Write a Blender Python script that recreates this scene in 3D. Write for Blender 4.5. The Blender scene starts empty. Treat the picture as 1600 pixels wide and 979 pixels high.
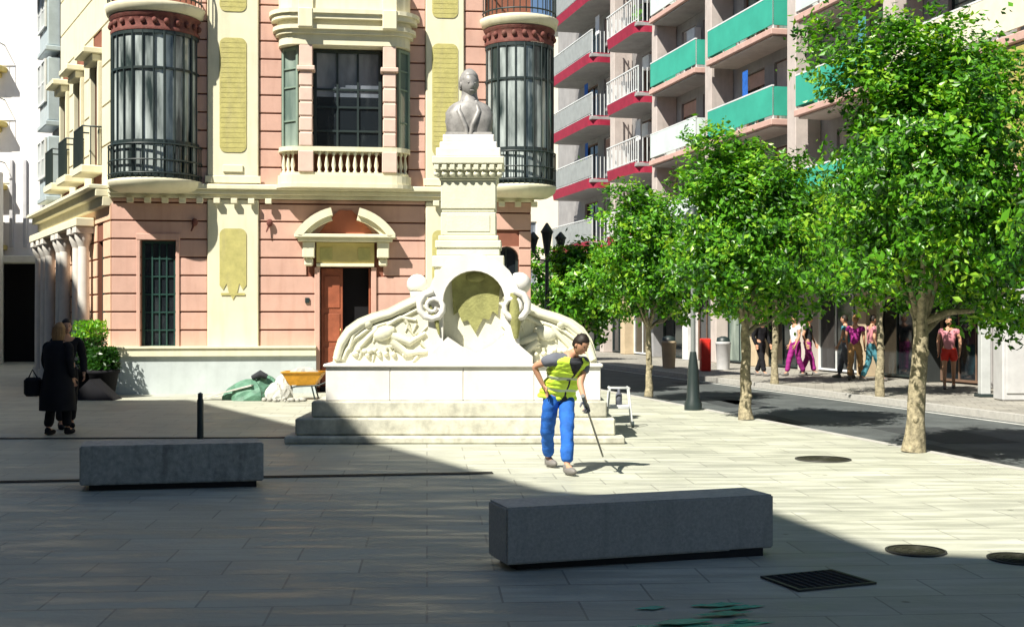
import bpy, math, random
from mathutils import Vector, Matrix
random.seed(7)
R = math.radians
sc = bpy.context.scene
COL = sc.collection
# ------------------------------------------------------------------ camera frame (metres; camera at x=0,y=0, looks along +y)
F = 1900.0; H = 1.7; HY = 493.0
def P(px, py, d):
    return Vector(((px-800)/F*d, d, H+(HY-py)*d/F))
# ------------------------------------------------------------------ materials
MATS = {}
def mat(name, col, rough=0.8, spec=0.3, metal=0.0, var=0.12, scale=3.0, bump=0.0, bscale=60.0, col2=None, emis=None):
    if name in MATS: return MATS[name]
    m = bpy.data.materials.new(name); m.use_nodes = True; nt = m.node_tree
    b = nt.nodes['Principled BSDF']
    b.inputs['Roughness'].default_value = rough
    b.inputs['Specular IOR Level'].default_value = spec
    b.inputs['Metallic'].default_value = metal
    tc = nt.nodes.new('ShaderNodeTexCoord')
    n = nt.nodes.new('ShaderNodeTexNoise'); n.inputs['Scale'].default_value = scale; n.inputs['Detail'].default_value = 8; n.inputs['Roughness'].default_value = .65
    nt.links.new(tc.outputs['Object'], n.inputs['Vector'])
    r = nt.nodes.new('ShaderNodeValToRGB'); r.color_ramp.elements[0].position = .3; r.color_ramp.elements[1].position = .7
    c2 = col2 or tuple(min(1, c*(1+var)) for c in col); c1 = tuple(c*(1-var) for c in col)
    r.color_ramp.elements[0].color = (*c1, 1); r.color_ramp.elements[1].color = (*c2, 1)
    nt.links.new(n.outputs['Fac'], r.inputs['Fac'])
    nt.links.new(r.outputs['Color'], b.inputs['Base Color'])
    if bump:
        n2 = nt.nodes.new('ShaderNodeTexNoise'); n2.inputs['Scale'].default_value = bscale; n2.inputs['Detail'].default_value = 5
        nt.links.new(tc.outputs['Object'], n2.inputs['Vector'])
        bp = nt.nodes.new('ShaderNodeBump'); bp.inputs['Strength'].default_value = bump; bp.inputs['Distance'].default_value = .02
        nt.links.new(n2.outputs['Fac'], bp.inputs['Height']); nt.links.new(bp.outputs['Normal'], b.inputs['Normal'])
    MATS[name] = m; return m

def weather(m, amount=.25, scale=1.3, tint=(.35, .3, .22)):
    """vertical rain streaks and grime on a facade or stone material"""
    nt = m.node_tree; b = nt.nodes['Principled BSDF']
    src = b.inputs['Base Color'].links[0].from_socket
    tc = nt.nodes.new('ShaderNodeTexCoord'); mp = nt.nodes.new('ShaderNodeMapping'); mp.inputs['Scale'].default_value = (5*scale, 5*scale, .7*scale)
    n = nt.nodes.new('ShaderNodeTexNoise'); n.inputs['Scale'].default_value = 1; n.inputs['Detail'].default_value = 7
    nt.links.new(tc.outputs['Object'], mp.inputs[0]); nt.links.new(mp.outputs[0], n.inputs['Vector'])
    rp = nt.nodes.new('ShaderNodeValToRGB'); rp.color_ramp.elements[0].position = .5; rp.color_ramp.elements[1].position = .8
    rp.color_ramp.elements[0].color = (0,0,0,1); rp.color_ramp.elements[1].color = (amount,)*3+(1,)
    nt.links.new(n.outputs['Fac'], rp.inputs['Fac'])
    mx = nt.nodes.new('ShaderNodeMixRGB'); mx.inputs['Color2'].default_value = (*tint, 1)
    nt.links.new(rp.outputs['Color'], mx.inputs['Fac']); nt.links.new(src, mx.inputs['Color1']); nt.links.new(mx.outputs[0], b.inputs['Base Color'])
    return m

def paving_mat(name, base, bw, bh, rot, mortar, rough=(.35,.75), streak=.25):
    m = bpy.data.materials.new(name); m.use_nodes = True; nt = m.node_tree; L = nt.links
    b = nt.nodes['Principled BSDF']; N = nt.nodes.new
    tc = N('ShaderNodeTexCoord'); mp = N('ShaderNodeMapping'); mp.inputs['Rotation'].default_value = (0,0,rot)
    L.new(tc.outputs['Object'], mp.inputs[0])
    br = N('ShaderNodeTexBrick'); br.inputs['Scale'].default_value = 1; br.inputs['Brick Width'].default_value = bw; br.inputs['Row Height'].default_value = bh
    br.inputs['Mortar Size'].default_value = .008; br.inputs['Mortar Smooth'].default_value = .2; br.inputs['Bias'].default_value = 0
    br.inputs['Color1'].default_value = (*[c*.9 for c in base],1); br.inputs['Color2'].default_value = (*[min(1,c*1.05) for c in base],1)
    br.inputs['Mortar'].default_value = (*mortar,1)
    L.new(mp.outputs[0], br.inputs['Vector'])
    n = N('ShaderNodeTexNoise'); n.inputs['Scale'].default_value = .55; n.inputs['Detail'].default_value = 10; n.inputs['Roughness'].default_value = .7
    L.new(mp.outputs[0], n.inputs['Vector'])
    rp = N('ShaderNodeValToRGB'); rp.color_ramp.elements[0].position = .35; rp.color_ramp.elements[1].position = .7
    rp.color_ramp.elements[0].color = (1-streak,)*3+(1,); rp.color_ramp.elements[1].color = (1.0,1.0,.95,1)
    L.new(n.outputs['Fac'], rp.inputs['Fac'])
    mx = N('ShaderNodeMixRGB'); mx.blend_type = 'MULTIPLY'; mx.inputs['Fac'].default_value = 1
    L.new(br.outputs['Color'], mx.inputs['Color1']); L.new(rp.outputs['Color'], mx.inputs['Color2'])
    mp2 = N('ShaderNodeMapping'); mp2.inputs['Scale'].default_value = (.8,4.5,1); L.new(tc.outputs['Object'], mp2.inputs[0])
    n3 = N('ShaderNodeTexNoise'); n3.inputs['Scale'].default_value = 1.6; n3.inputs['Detail'].default_value = 6; L.new(mp2.outputs[0], n3.inputs['Vector'])
    rp3 = N('ShaderNodeValToRGB'); rp3.color_ramp.elements[0].position = .42; rp3.color_ramp.elements[1].position = .62
    rp3.color_ramp.elements[0].color = (1-streak*1.2,)*3+(1,); rp3.color_ramp.elements[1].color = (1,1,1,1)
    L.new(n3.outputs['Fac'], rp3.inputs['Fac'])
    mx2 = N('ShaderNodeMixRGB'); mx2.blend_type = 'MULTIPLY'; mx2.inputs['Fac'].default_value = 1
    L.new(mx.outputs[0], mx2.inputs['Color1']); L.new(rp3.outputs['Color'], mx2.inputs['Color2'])
    vo = N('ShaderNodeTexVoronoi'); vo.inputs['Scale'].default_value = 1.7; L.new(tc.outputs['Object'], vo.inputs['Vector'])
    rs = N('ShaderNodeValToRGB'); rs.color_ramp.elements[0].position = .03; rs.color_ramp.elements[1].position = .06
    rs.color_ramp.elements[0].color = (.45,.45,.42,1); rs.color_ramp.elements[1].color = (1,1,1,1)
    L.new(vo.outputs['Distance'], rs.inputs['Fac'])
    mx3 = N('ShaderNodeMixRGB'); mx3.blend_type = 'MULTIPLY'; mx3.inputs['Fac'].default_value = .8
    L.new(mx2.outputs[0], mx3.inputs['Color1']); L.new(rs.outputs['Color'], mx3.inputs['Color2'])
    L.new(mx3.outputs[0], b.inputs['Base Color'])
    mr = N('ShaderNodeMapRange'); mr.inputs['To Min'].default_value = rough[0]; mr.inputs['To Max'].default_value = rough[1]
    mr.inputs['From Min'].default_value = .35; mr.inputs['From Max'].default_value = .65
    L.new(n3.outputs['Fac'], mr.inputs['Value']); L.new(mr.outputs[0], b.inputs['Roughness'])
    bp = N('ShaderNodeBump'); bp.inputs['Strength'].default_value = .35; bp.inputs['Distance'].default_value = .01
    n4 = N('ShaderNodeTexNoise'); n4.inputs['Scale'].default_value = 25; L.new(tc.outputs['Object'], n4.inputs['Vector'])
    ad = N('ShaderNodeMath'); ad.operation = 'SUBTRACT'; L.new(n4.outputs['Fac'], ad.inputs[0]); L.new(br.outputs['Fac'], ad.inputs[1])
    L.new(ad.outputs[0], bp.inputs['Height']); L.new(bp.outputs['Normal'], b.inputs['Normal'])
    b.inputs['Specular IOR Level'].default_value=.3; MATS[name] = m; return m

def glass_mat(name, dark, light, sx=3.0, amount=.5, rough=.06):
    """glazing seen from outside: dark rooms with pale curtains hanging behind some of it"""
    m = bpy.data.materials.new(name); m.use_nodes = True; nt = m.node_tree; L = nt.links
    b = nt.nodes['Principled BSDF']; N = nt.nodes.new
    b.inputs['Roughness'].default_value = rough; b.inputs['Specular IOR Level'].default_value = .8
    tc = N('ShaderNodeTexCoord'); mp = N('ShaderNodeMapping'); mp.inputs['Scale'].default_value = (sx,sx,.45)
    L.new(tc.outputs['Object'], mp.inputs[0])
    n = N('ShaderNodeTexNoise'); n.inputs['Scale'].default_value = 1.2; n.inputs['Detail'].default_value = 5; L.new(mp.outputs[0], n.inputs['Vector'])
    rp = N('ShaderNodeValToRGB'); rp.color_ramp.elements[0].position = amount-.08; rp.color_ramp.elements[1].position = amount+.14
    rp.color_ramp.elements[0].color = (*dark,1); rp.color_ramp.elements[1].color = (*light,1)
    L.new(n.outputs['Fac'], rp.inputs['Fac']); L.new(rp.outputs['Color'], b.inputs['Base Color'])
    MATS[name] = m; return m

def leaf_mat(name, col):
    m = bpy.data.materials.new(name); m.use_nodes = True; nt = m.node_tree; L = nt.links
    b = nt.nodes['Principled BSDF']; N = nt.nodes.new
    b.inputs['Base Color'].default_value = (*col,1); b.inputs['Roughness'].default_value = .38; b.inputs['Specular IOR Level'].default_value = .5
    t = N('ShaderNodeBsdfTranslucent'); t.inputs['Color'].default_value = (min(1,col[0]*2.2),min(1,col[1]*1.9),col[2]*.8,1)
    mx = N('ShaderNodeMixShader'); mx.inputs[0].default_value = .3
    L.new(b.outputs[0], mx.inputs[1]); L.new(t.outputs[0], mx.inputs[2])
    L.new(mx.outputs[0], nt.nodes['Material Output'].inputs['Surface'])
    MATS[name] = m; return m

PAVE = paving_mat('pale_paving', (.55,.56,.47), .9, .45, R(-4), (.35,.35,.3), rough=(.42,.8), streak=.2)
PAVE2 = paving_mat('pavement_tiles', (.42,.40,.36), .4, .4, R(14), (.2,.19,.17), rough=(.6,.85), streak=.25)
ASPH = mat('asphalt', (.085,.095,.095), rough=.75, var=.35, scale=1.5, bump=.3, bscale=120)
SOIL = mat('ground_base', (.12,.11,.1), rough=.9)
KERB = mat('kerb_granite', (.42,.41,.38), rough=.7, var=.15, scale=9, bump=.2)
PINK = weather(mat('pink_render', (.58,.36,.29), rough=.85, var=.08, scale=2, bump=.15), .3, tint=(.36,.17,.12))
PINKD = mat('groove_red', (.22,.085,.055), rough=.9)
CREAM = weather(mat('cream_render', (.72,.68,.5), rough=.8, var=.06, scale=2.5, bump=.15), .35, tint=(.5,.43,.26))
OCHRE = weather(mat('ochre_panel', (.47,.43,.16), rough=.85, var=.15, scale=7, bump=.4), .3)
REDD = weather(mat('dark_red_relief', (.16,.055,.045), rough=.8, var=.3, scale=9, bump=.6), .2)
IRON = mat('dark_iron', (.018,.03,.03), rough=.45, spec=.5)
GREENIRON = mat('dark_green_paint', (.02,.06,.05), rough=.4, spec=.5)
GLASS1 = glass_mat('gallery_glass', (.03,.045,.045), (.5,.56,.55), 2.2, .47)
GLASSD = glass_mat('dark_glass', (.012,.016,.02), (.05,.06,.065), 2, .6)
GLASSU = glass_mat('upper_light_glass', (.12,.14,.17), (.3,.33,.38), 1.5, .5)
DOORW = mat('brown_door_wood', (.3,.085,.04), rough=.5, var=.3, scale=3, spec=.5)
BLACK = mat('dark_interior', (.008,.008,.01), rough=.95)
MARBLE = weather(mat('blue_grey_marble', (.5,.55,.55), rough=.45, var=.12, scale=1.6), .3, tint=(.3,.34,.34))
MON = weather(mat('monument_stone', (.68,.67,.52), rough=.75, var=.07, scale=3, bump=.25, bscale=40), .3, tint=(.5,.47,.33))
MONW = weather(mat('white_marble', (.72,.7,.66), rough=.6, var=.08, scale=3, bump=.15), .3, tint=(.42,.42,.36))
MONG = weather(mat('monument_olive', (.29,.29,.11), rough=.85, var=.25, scale=7, bump=.5, bscale=30), .3, tint=(.12,.13,.05))
STEP = weather(mat('step_granite', (.52,.51,.42), rough=.7, var=.3, scale=6, bump=.2), .4, tint=(.12,.12,.1))
BRONZE = mat('grey_bronze', (.28,.27,.26), rough=.5, metal=.15, var=.35, scale=9, spec=.5)
GRAN = weather(mat('dark_granite', (.45,.44,.4), rough=.65, var=.2, scale=45, bump=.15, bscale=150), .4, scale=2.2, tint=(.2,.2,.18))
GRAN2 = weather(mat('weathered_granite', (.42,.42,.38), rough=.7, var=.3, scale=18, bump=.2, bscale=90), .6, scale=2.5, tint=(.12,.12,.1))
BARK = weather(mat('grey_brown_bark', (.3,.26,.17), rough=.9, var=.6, scale=13, bump=1.0, bscale=22), .7, scale=4, tint=(.09,.08,.05))
LEAF = [leaf_mat('leaf_dark',(.02,.085,.008)), leaf_mat('leaf_mid',(.09,.28,.012)), leaf_mat('leaf_bright',(.25,.46,.03))]
CONC = weather(mat('pale_concrete', (.5,.44,.41), rough=.85, var=.12, scale=2), .35, tint=(.25,.22,.2))
CONCG = weather(mat('grey_render', (.32,.31,.31), rough=.85, var=.15, scale=1.5), .3, tint=(.15,.14,.14))
SLABP = mat('pinkish_slab', (.55,.36,.31), rough=.8, var=.12, scale=4)
REDF = mat('crimson_fascia', (.32,.02,.05), rough=.6, var=.2, scale=3)
TEAL = mat('sea_green_panel', (.045,.37,.27), rough=.5, var=.12, scale=1.2)
WPAN = mat('milky_panel', (.6,.68,.66), rough=.5, var=.1, scale=1.2)
GPAN = mat('grey_mesh_panel', (.3,.32,.32), rough=.6, var=.15, scale=3)
WMET = mat('white_metal', (.7,.72,.72), rough=.4, spec=.5)
WHITE = weather(mat('white_wall', (.82,.8,.78), rough=.8, var=.04), .12)
FARC = mat('cream_far_wall', (.78,.7,.55), rough=.85, var=.05, scale=1)
OCAWN = mat('ochre_awning', (.42,.36,.12), rough=.8, var=.12, scale=2)
SHUT = mat('wood_brown_shutter', (.16,.1,.07), rough=.7, var=.2)
SKIN = mat('skin', (.5,.27,.17), rough=.55, var=.08)
HAIRD = mat('dark_hair', (.02,.014,.01), rough=.55)
HAIRB = mat('light_brown_hair', (.3,.17,.07), rough=.55, var=.2, scale=20)
HIVIS = mat('hivis_yellow', (.6,.85,.07), rough=.6, var=.12, scale=10, bump=.5, bscale=12)
REFL = mat('reflective_band', (.5,.58,.4), rough=.35)
JEANS = mat('blue_denim', (.02,.12,.46), rough=.8, var=.3, scale=9, bump=.5, bscale=14)
DARKC = mat('charcoal_cotton', (.03,.032,.038), rough=.85, var=.3, scale=9)
GREYC = mat('grey_cotton', (.13,.14,.17), rough=.85)
BLKC = mat('black_wool', (.009,.009,.012), rough=.9, var=.4)
PINKC = mat('pink_cotton', (.55,.22,.26), rough=.8)
MAGC = mat('magenta_cotton', (.28,.02,.18), rough=.8)
TEALC = mat('turquoise_cotton', (.07,.24,.3), rough=.8)
WHITC = mat('white_cotton', (.72,.72,.74), rough=.8)
REDC = mat('red_paint', (.6,.03,.02), rough=.5)
SHOE = mat('grey_leather', (.18,.17,.16), rough=.5)
TAN = mat('tan_leather', (.42,.24,.1), rough=.5, var=.2)
YEL = mat('orange_yellow_paint', (.62,.3,.03), rough=.45, var=.25, scale=8)
TARP = mat('green_tarp', (.1,.22,.15), rough=.55, var=.35, scale=7, bump=.5, bscale=9)
SACK = mat('pale_sack', (.55,.55,.5), rough=.85, var=.2, scale=8, bump=.5)
STREAK = mat('teal_streak', (.05,.4,.28), rough=.25, var=.4, scale=3)
DEBR = mat('rubble_grey', (.38,.37,.33), rough=.9, var=.3, scale=9)

# ------------------------------------------------------------------ mesh builder
class MB:
    def __init__(s, M=None):
        s.v=[]; s.f=[]; s.mi=[]; s.m=0; s.M=M; s.sm=[]; s.smooth=False
    def add(s, vs, fs, m=None, smooth=None):
        b=len(s.v)
        for p in vs:
            p=Vector(p); s.v.append(s.M@p if s.M else p)
        for f in fs:
            s.f.append([b+i for i in f]); s.mi.append(s.m if m is None else m); s.sm.append(s.smooth if smooth is None else smooth)
    def box(s,x0,x1,y0,y1,z0,z1,m=None):
        s.add([(x0,y0,z0),(x1,y0,z0),(x1,y1,z0),(x0,y1,z0),(x0,y0,z1),(x1,y0,z1),(x1,y1,z1),(x0,y1,z1)],
              [(0,3,2,1),(4,5,6,7),(0,1,5,4),(1,2,6,5),(2,3,7,6),(3,0,4,7)],m)
    def bbox(s,x0,x1,y0,y1,z0,z1,b=.012,m=None):
        """box with small chamfered edges"""
        vs=[];fs=[]
        X=(x0,x1);Y=(y0,y1);Z=(z0,z1)
        idx={}
        for i in (0,1):
            for j in (0,1):
                for k in (0,1):
                    sx=1-2*i;sy=1-2*j;sz=1-2*k
                    idx[i,j,k,'x']=len(vs);vs.append((X[i],Y[j]+sy*b,Z[k]+sz*b))
                    idx[i,j,k,'y']=len(vs);vs.append((X[i]+sx*b,Y[j],Z[k]+sz*b))
                    idx[i,j,k,'z']=len(vs);vs.append((X[i]+sx*b,Y[j]+sy*b,Z[k]))
                    fs.append((idx[i,j,k,'x'],idx[i,j,k,'y'],idx[i,j,k,'z']))
        q=[(0,0),(1,0),(1,1),(0,1)]
        for i in (0,1):
            fs.append([idx[i,a,c,'x'] for a,c in q]); fs.append([idx[a,i,c,'y'] for a,c in q]); fs.append([idx[a,c,i,'z'] for a,c in q])
        for a in (0,1):
            for c in (0,1):
                fs.append((idx[a,c,0,'x'],idx[a,c,0,'y'],idx[a,c,1,'y'],idx[a,c,1,'x']))
                fs.append((idx[a,0,c,'x'],idx[a,0,c,'z'],idx[a,1,c,'z'],idx[a,1,c,'x']))
                fs.append((idx[0,a,c,'y'],idx[0,a,c,'z'],idx[1,a,c,'z'],idx[1,a,c,'y']))
        s.add(vs,fs,m)
    def prism(s,poly,z0,z1,m=None):
        n=len(poly)
        s.add([(x,y,z0) for x,y in poly]+[(x,y,z1) for x,y in poly],
              [tuple(range(n))[::-1],tuple(range(n,2*n))]+[(i,(i+1)%n,n+(i+1)%n,n+i) for i in range(n)],m)
    def vprism(s,poly,y0,y1,m=None):
        """outline in x,z pushed along y"""
        n=len(poly)
        s.add([(x,y0,z) for x,z in poly]+[(x,y1,z) for x,z in poly],
              [tuple(range(n)),tuple(range(n,2*n))[::-1]]+[(i,n+i,n+(i+1)%n,(i+1)%n) for i in range(n)],m)
    def tube(s,pts,rs,n=8,m=None,smooth=True,cap=True):
        pts=[Vector(p) for p in pts]
        if not hasattr(rs,'__len__'): rs=[rs]*len(pts)
        vs=[];fs=[]
        prev=None
        for i,p in enumerate(pts):
            t=(pts[min(i+1,len(pts)-1)]-pts[max(i-1,0)]).normalized()
            if prev is None:
                a=Vector((0,0,1)) if abs(t.z)<.9 else Vector((1,0,0))
                prev=t.cross(a).normalized()
            u=(prev-t*prev.dot(t)).normalized(); prev=u; w=t.cross(u)
            for k in range(n):
                an=2*math.pi*k/n; vs.append(p+(u*math.cos(an)+w*math.sin(an))*rs[i])
        for i in range(len(pts)-1):
            for k in range(n):
                a=i*n+k;b=i*n+(k+1)%n; fs.append((a,b,b+n,a+n))
        s.add(vs,fs,m,smooth)
        if cap:
            s.add([vs[k] for k in range(n)],[tuple(range(n))[::-1]],m,False); s.add([vs[(len(pts)-1)*n+k] for k in range(n)],[tuple(range(n))],m,False)
    def lathe(s,cx,cy,prof,n=20,m=None,a0=0,a1=2*math.pi,smooth=True,sx=1,sy=1):
        full=abs(a1-a0-2*math.pi)<1e-6; k=n if full else n+1
        vs=[];fs=[]
        for r,z in prof:
            for i in range(k):
                a=a0+(a1-a0)*i/n; vs.append((cx+sx*r*math.cos(a),cy+sy*r*math.sin(a),z))
        for j in range(len(prof)-1):
            for i in range(n):
                a=j*k+i;b=j*k+(i+1)%k; fs.append((a,b,b+k,a+k))
        s.add(vs,fs,m,smooth)
    def ell(s,c,r,n=10,m=None,rot=None):
        vs=[];fs=[]; c=Vector(c)
        rings=max(5,n*2//3)
        for j in range(rings+1):
            th=math.pi*j/rings
            for i in range(n):
                a=2*math.pi*i/n; p=Vector((r[0]*math.sin(th)*math.cos(a),r[1]*math.sin(th)*math.sin(a),r[2]*math.cos(th)))
                if rot: p=rot@p
                vs.append(c+p)
        for j in range(rings):
            for i in range(n):
                a=j*n+i;b=j*n+(i+1)%n; fs.append((a,a+n,b+n,b))
        s.add(vs,fs,m,True)
    def build(s,name,mats,parent=None,root=None):
        """one object. parent: the object it is a part of; mesh is kept relative to the thing's base"""
        if not isinstance(mats,(list,tuple)): mats=[mats]
        rt=parent
        while rt is not None and rt.parent is not None: rt=rt.parent
        off=rt.location if rt is not None else Vector((0,0,0))
        if rt is None:
            xs=[v.x for v in s.v];ys=[v.y for v in s.v];zs=[v.z for v in s.v]
            off=Vector(((min(xs)+max(xs))/2,(min(ys)+max(ys))/2,min(zs)))
            if root is not None: off=Vector(root)
        me=bpy.data.meshes.new(name)
        me.from_pydata([v-off for v in s.v],[],s.f)
        for m in mats: me.materials.append(m)
        me.polygons.foreach_set('material_index',s.mi); me.polygons.foreach_set('use_smooth',s.sm)
        me.update()
        o=bpy.data.objects.new(name,me); COL.objects.link(o)
        if parent is None: o.location=off
        else: o.parent=parent
        return o
def tag(o,label=None,cat=None,group=None,kind=None):
    if label:o['label']=label
    if cat:o['category']=cat
    if group:o['group']=group
    if kind:o['kind']=kind
    return o
def thing(name,loc,label,cat,group=None):
    o=bpy.data.objects.new(name,None); COL.objects.link(o); o.location=loc; o.empty_display_size=.3
    return tag(o,label,cat,group)
def copy_tree(o,parent=None):
    c=o.copy(); COL.objects.link(c); c.parent=parent
    for ch in list(o.children): copy_tree(ch,c)
    return c
def fix_normals():
    import bmesh
    done=set()
    for o in COL.objects:
        if o.type=='MESH' and o.data.name not in done and not o.get('nofix'):
            done.add(o.data.name)
            bm=bmesh.new(); bm.from_mesh(o.data); bmesh.ops.recalc_face_normals(bm,faces=bm.faces); bm.to_mesh(o.data); bm.free()

# ================================================================== SETTING
m=MB(); m.add([(-1500,-1500,-.15),(1500,-1500,-.15),(1500,1500,-.15),(-1500,1500,-.15)],[(0,1,2,3)]); tag(m.build('ground',SOIL,root=(0,0,-.15)),kind='structure')
K=.25
def kx(c,d): return c-K*d
D0,D1=-40,130
m=MB(); m.prism([(-140,D0),(kx(8.95,D0),D0),(kx(8.95,D1),D1),(-140,D1)],-.14,0); tag(m.build('plaza',PAVE,root=(0,0,-.14)),kind='structure')
m=MB()
d=D0
while d<D1:
    e=d+1.0
    m.prism([(kx(8.954,d+.006),d+.006),(kx(9.1,d+.006),d+.006),(kx(9.1,e-.006),e-.006),(kx(8.954,e-.006),e-.006)],-.14,.004); d=e
tag(m.build('kerb',KERB,root=(0,0,-.14)),kind='structure')
m=MB(); m.add([(kx(9.104,D0),D0,-.13),(kx(13.9,D0),D0,-.13),(kx(13.9,D1),D1,-.13),(kx(9.104,D1),D1,-.13)],[(0,1,2,3)])
tag(m.build('road',ASPH,root=(0,0,-.13)),kind='structure')
m=MB()
d=D0
while d<D1:
    e=d+1.0
    m.prism([(kx(13.904,d+.006),d+.006),(kx(14.05,d+.006),d+.006),(kx(14.05,e-.006),e-.006),(kx(13.904,e-.006),e-.006)],-.14,.004); d=e
tag(m.build('kerb',KERB,root=(0,0,-.14)),kind='structure')
m=MB(); m.prism([(kx(14.054,D0),D0),(kx(60,D0),D0),(kx(60,D1),D1),(kx(14.054,D1),D1)],-.14,0); tag(m.build('pavement',PAVE2,root=(0,0,-.14)),kind='structure')
m=MB(); m.add([(kx(13.6,d),d,-.126) for d in (D0,D1)]+[(kx(13.72,d),d,-.126) for d in (D1,D0)],[(0,1,2,3)])
tag(m.build('road_edge_line',mat('road_paint',(.5,.5,.47),rough=.7,var=.3,scale=8)),kind='structure')

random.seed(44)
m=MB()
for k in range(9):
    d=random.uniform(14,44); x=random.uniform(9.6,13.2)-K*d; a=random.uniform(.4,1.3); b=random.uniform(.3,.7)
    m.add([(x-b,d-a,-.1265),(x+b,d-a*.9,-.1265),(x+b-K*a,d+a,-.1265),(x-b-K*a,d+a*.95,-.1265)],[(0,1,2,3)])
tag(m.build('road_patches',mat('fresh_asphalt',(.045,.05,.052),rough=.8,var=.2,scale=5,bump=.3)),kind='structure')
# ================================================================== CORNER BUILDING (pink and cream)
TH=R(7.2); OX,OY=-8.75,26.6
MF=Matrix.Translation((OX,OY,0))@Matrix.Rotation(TH,4,'Z')           # local x along the front, local +y into the building
sd=Vector((-.488,.873,0)); ang=math.atan2(sd.y,sd.x)
MS=Matrix.Translation((OX,OY,0))@Matrix.Rotation(ang,4,'Z')          # side facade: local x along it, local +y outwards
bld=thing('corner_building',(OX,OY,0),'ornate pink and cream corner building with round glazed galleries, broken arch over its door','building')
def U(px):
    k=(px-800)/F; return (k*OY-OX)/(math.cos(TH)-k*math.sin(TH))
def Zf(py,px=500):
    dd=OY+U(px)*math.sin(TH); return H+(HY-py)*dd/F
FL=9.25; TOP=12.6
# core walls : pieces round the openings
def wall_rect(mb,x0,x1,z0,z1,holes,y0=0.0,y1=.35,m=None):
    """wall with rectangular holes (hx0,hx1,hz0,hz1) in local x,z"""
    xs=sorted({x0,x1,*[h[0] for h in holes],*[h[1] for h in holes]}); zs=sorted({z0,z1,*[h[2] for h in holes],*[h[3] for h in holes]})
    for i in range(len(xs)-1):
        # merge vertically
        z=0; run=None
        for j in range(len(zs)-1):
            cx=(xs[i]+xs[i+1])/2; cz=(zs[j]+zs[j+1])/2
            hole=any(h[0]<cx<h[1] and h[2]<cz<h[3] for h in holes)
            if not hole:
                if run is None: run=zs[j]
            if (hole or j==len(zs)-2) and run is not None:
                mb.box(xs[i],xs[i+1],y0,y1,run,zs[j] if hole else zs[j+1],m); run=None
door=(4.5,5.63,.12,2.78); winL=(.62,1.36,.99,3.35); archR=(8.42,8.98,0.02,3.28)
cw=(4.30,5.92,5.3,7.62)
m=MB(MF)
wall_rect(m,.03,FL,0,4.3,[door,winL,archR])
wall_rect(m,.03,FL,4.3,TOP,[cw,(.2,1.6,4.7,7.75),(8.3,9.2,4.7,7.75),(4.3,5.9,9.1,11.4),(.4,1.45,9.1,11.4)])
m.M=MS; wall_rect(m,.03,6.6,4.3,TOP,[(1.1,1.9,5.2,7.5),(3.3,4.1,5.2,7.5),(5.4,6.2,5.2,7.5)],y0=-.35,y1=0); wall_rect(m,.03,9.4,0,4.3,[(.75,1.55,.9,3.4),(3.3,4.1,.1,3.4),(5.7,6.5,.1,3.2)],y0=-.35,y1=0)
wall_front=m.build('wall',[PINKD],bld)
# dark interior mass
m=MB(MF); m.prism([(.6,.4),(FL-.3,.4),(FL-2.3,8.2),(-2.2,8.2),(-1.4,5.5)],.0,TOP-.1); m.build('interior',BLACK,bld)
# rear and right walls
m=MB(MF); m.prism([(FL-.001,.36),(FL-.35,.36),(FL-2.45,8.6),(FL-2.1,8.6)],0,TOP); m.prism([(-2.3,8.31),(FL-2.46,8.31),(FL-2.46,8.6),(-2.3,8.6)],0,TOP); m.build('rear_wall',PINK,bld)
# rustication courses
m=MB(MF)
def courses(mb,x0,x1,z0,z1,holes,step=.4,gap=.035,yp=-.05,y1=0.0):
    z=z0
    while z<z1-.05:
        e=min(z+step-gap,z1)
        segs=[(x0,x1)]
        for h in holes:
            if h[2]<e and h[3]>z:
                ns=[]
                for a,b in segs:
                    if h[0]>a and h[0]<b: ns.append((a,h[0]))
                    if h[1]<b and h[1]>a: ns.append((h[1],b))
                    if not(h[0]<b and h[1]>a): ns.append((a,b))
                segs=ns
        for a,b in segs:
            if b-a>.03: mb.bbox(a,b,yp,y1-.002,z,e,.01)
        z+=step
pil1=(2.05,3.16); pil2=(6.85,7.72)
courses(m,0.0,2.04,1.0,4.27,[winL]); courses(m,3.17,6.84,1.0,4.27,[door,(4.2,5.9,2.75,3.35)]); courses(m,7.73,FL,.05,4.27,[archR])
# upper pink jambs each side of the bay and of the galleries
courses(m,3.17,3.66,4.6,TOP,[]); courses(m,6.46,6.84,4.6,TOP,[]); courses(m,1.8,2.04,4.6,TOP,[]); courses(m,7.73,8.22,4.6,TOP,[])
courses(m,3.66,6.46,8.5,TOP,[(4.3,5.9,9.1,11.4)])
m.build('rusticated_courses',PINK,bld)
m=MB(MS)
courses(m,0.0,9.4,1.0,4.2,[(.75,1.55,.9,3.4),(3.3,4.1,.1,3.4),(5.7,6.5,.1,3.2)],yp=.002,y1=.05)
# swap handled by yp<y1
m.build('side_rusticated_courses',[mat('peach_render',(.7,.47,.33),rough=.85,var=.1)],bld)
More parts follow.
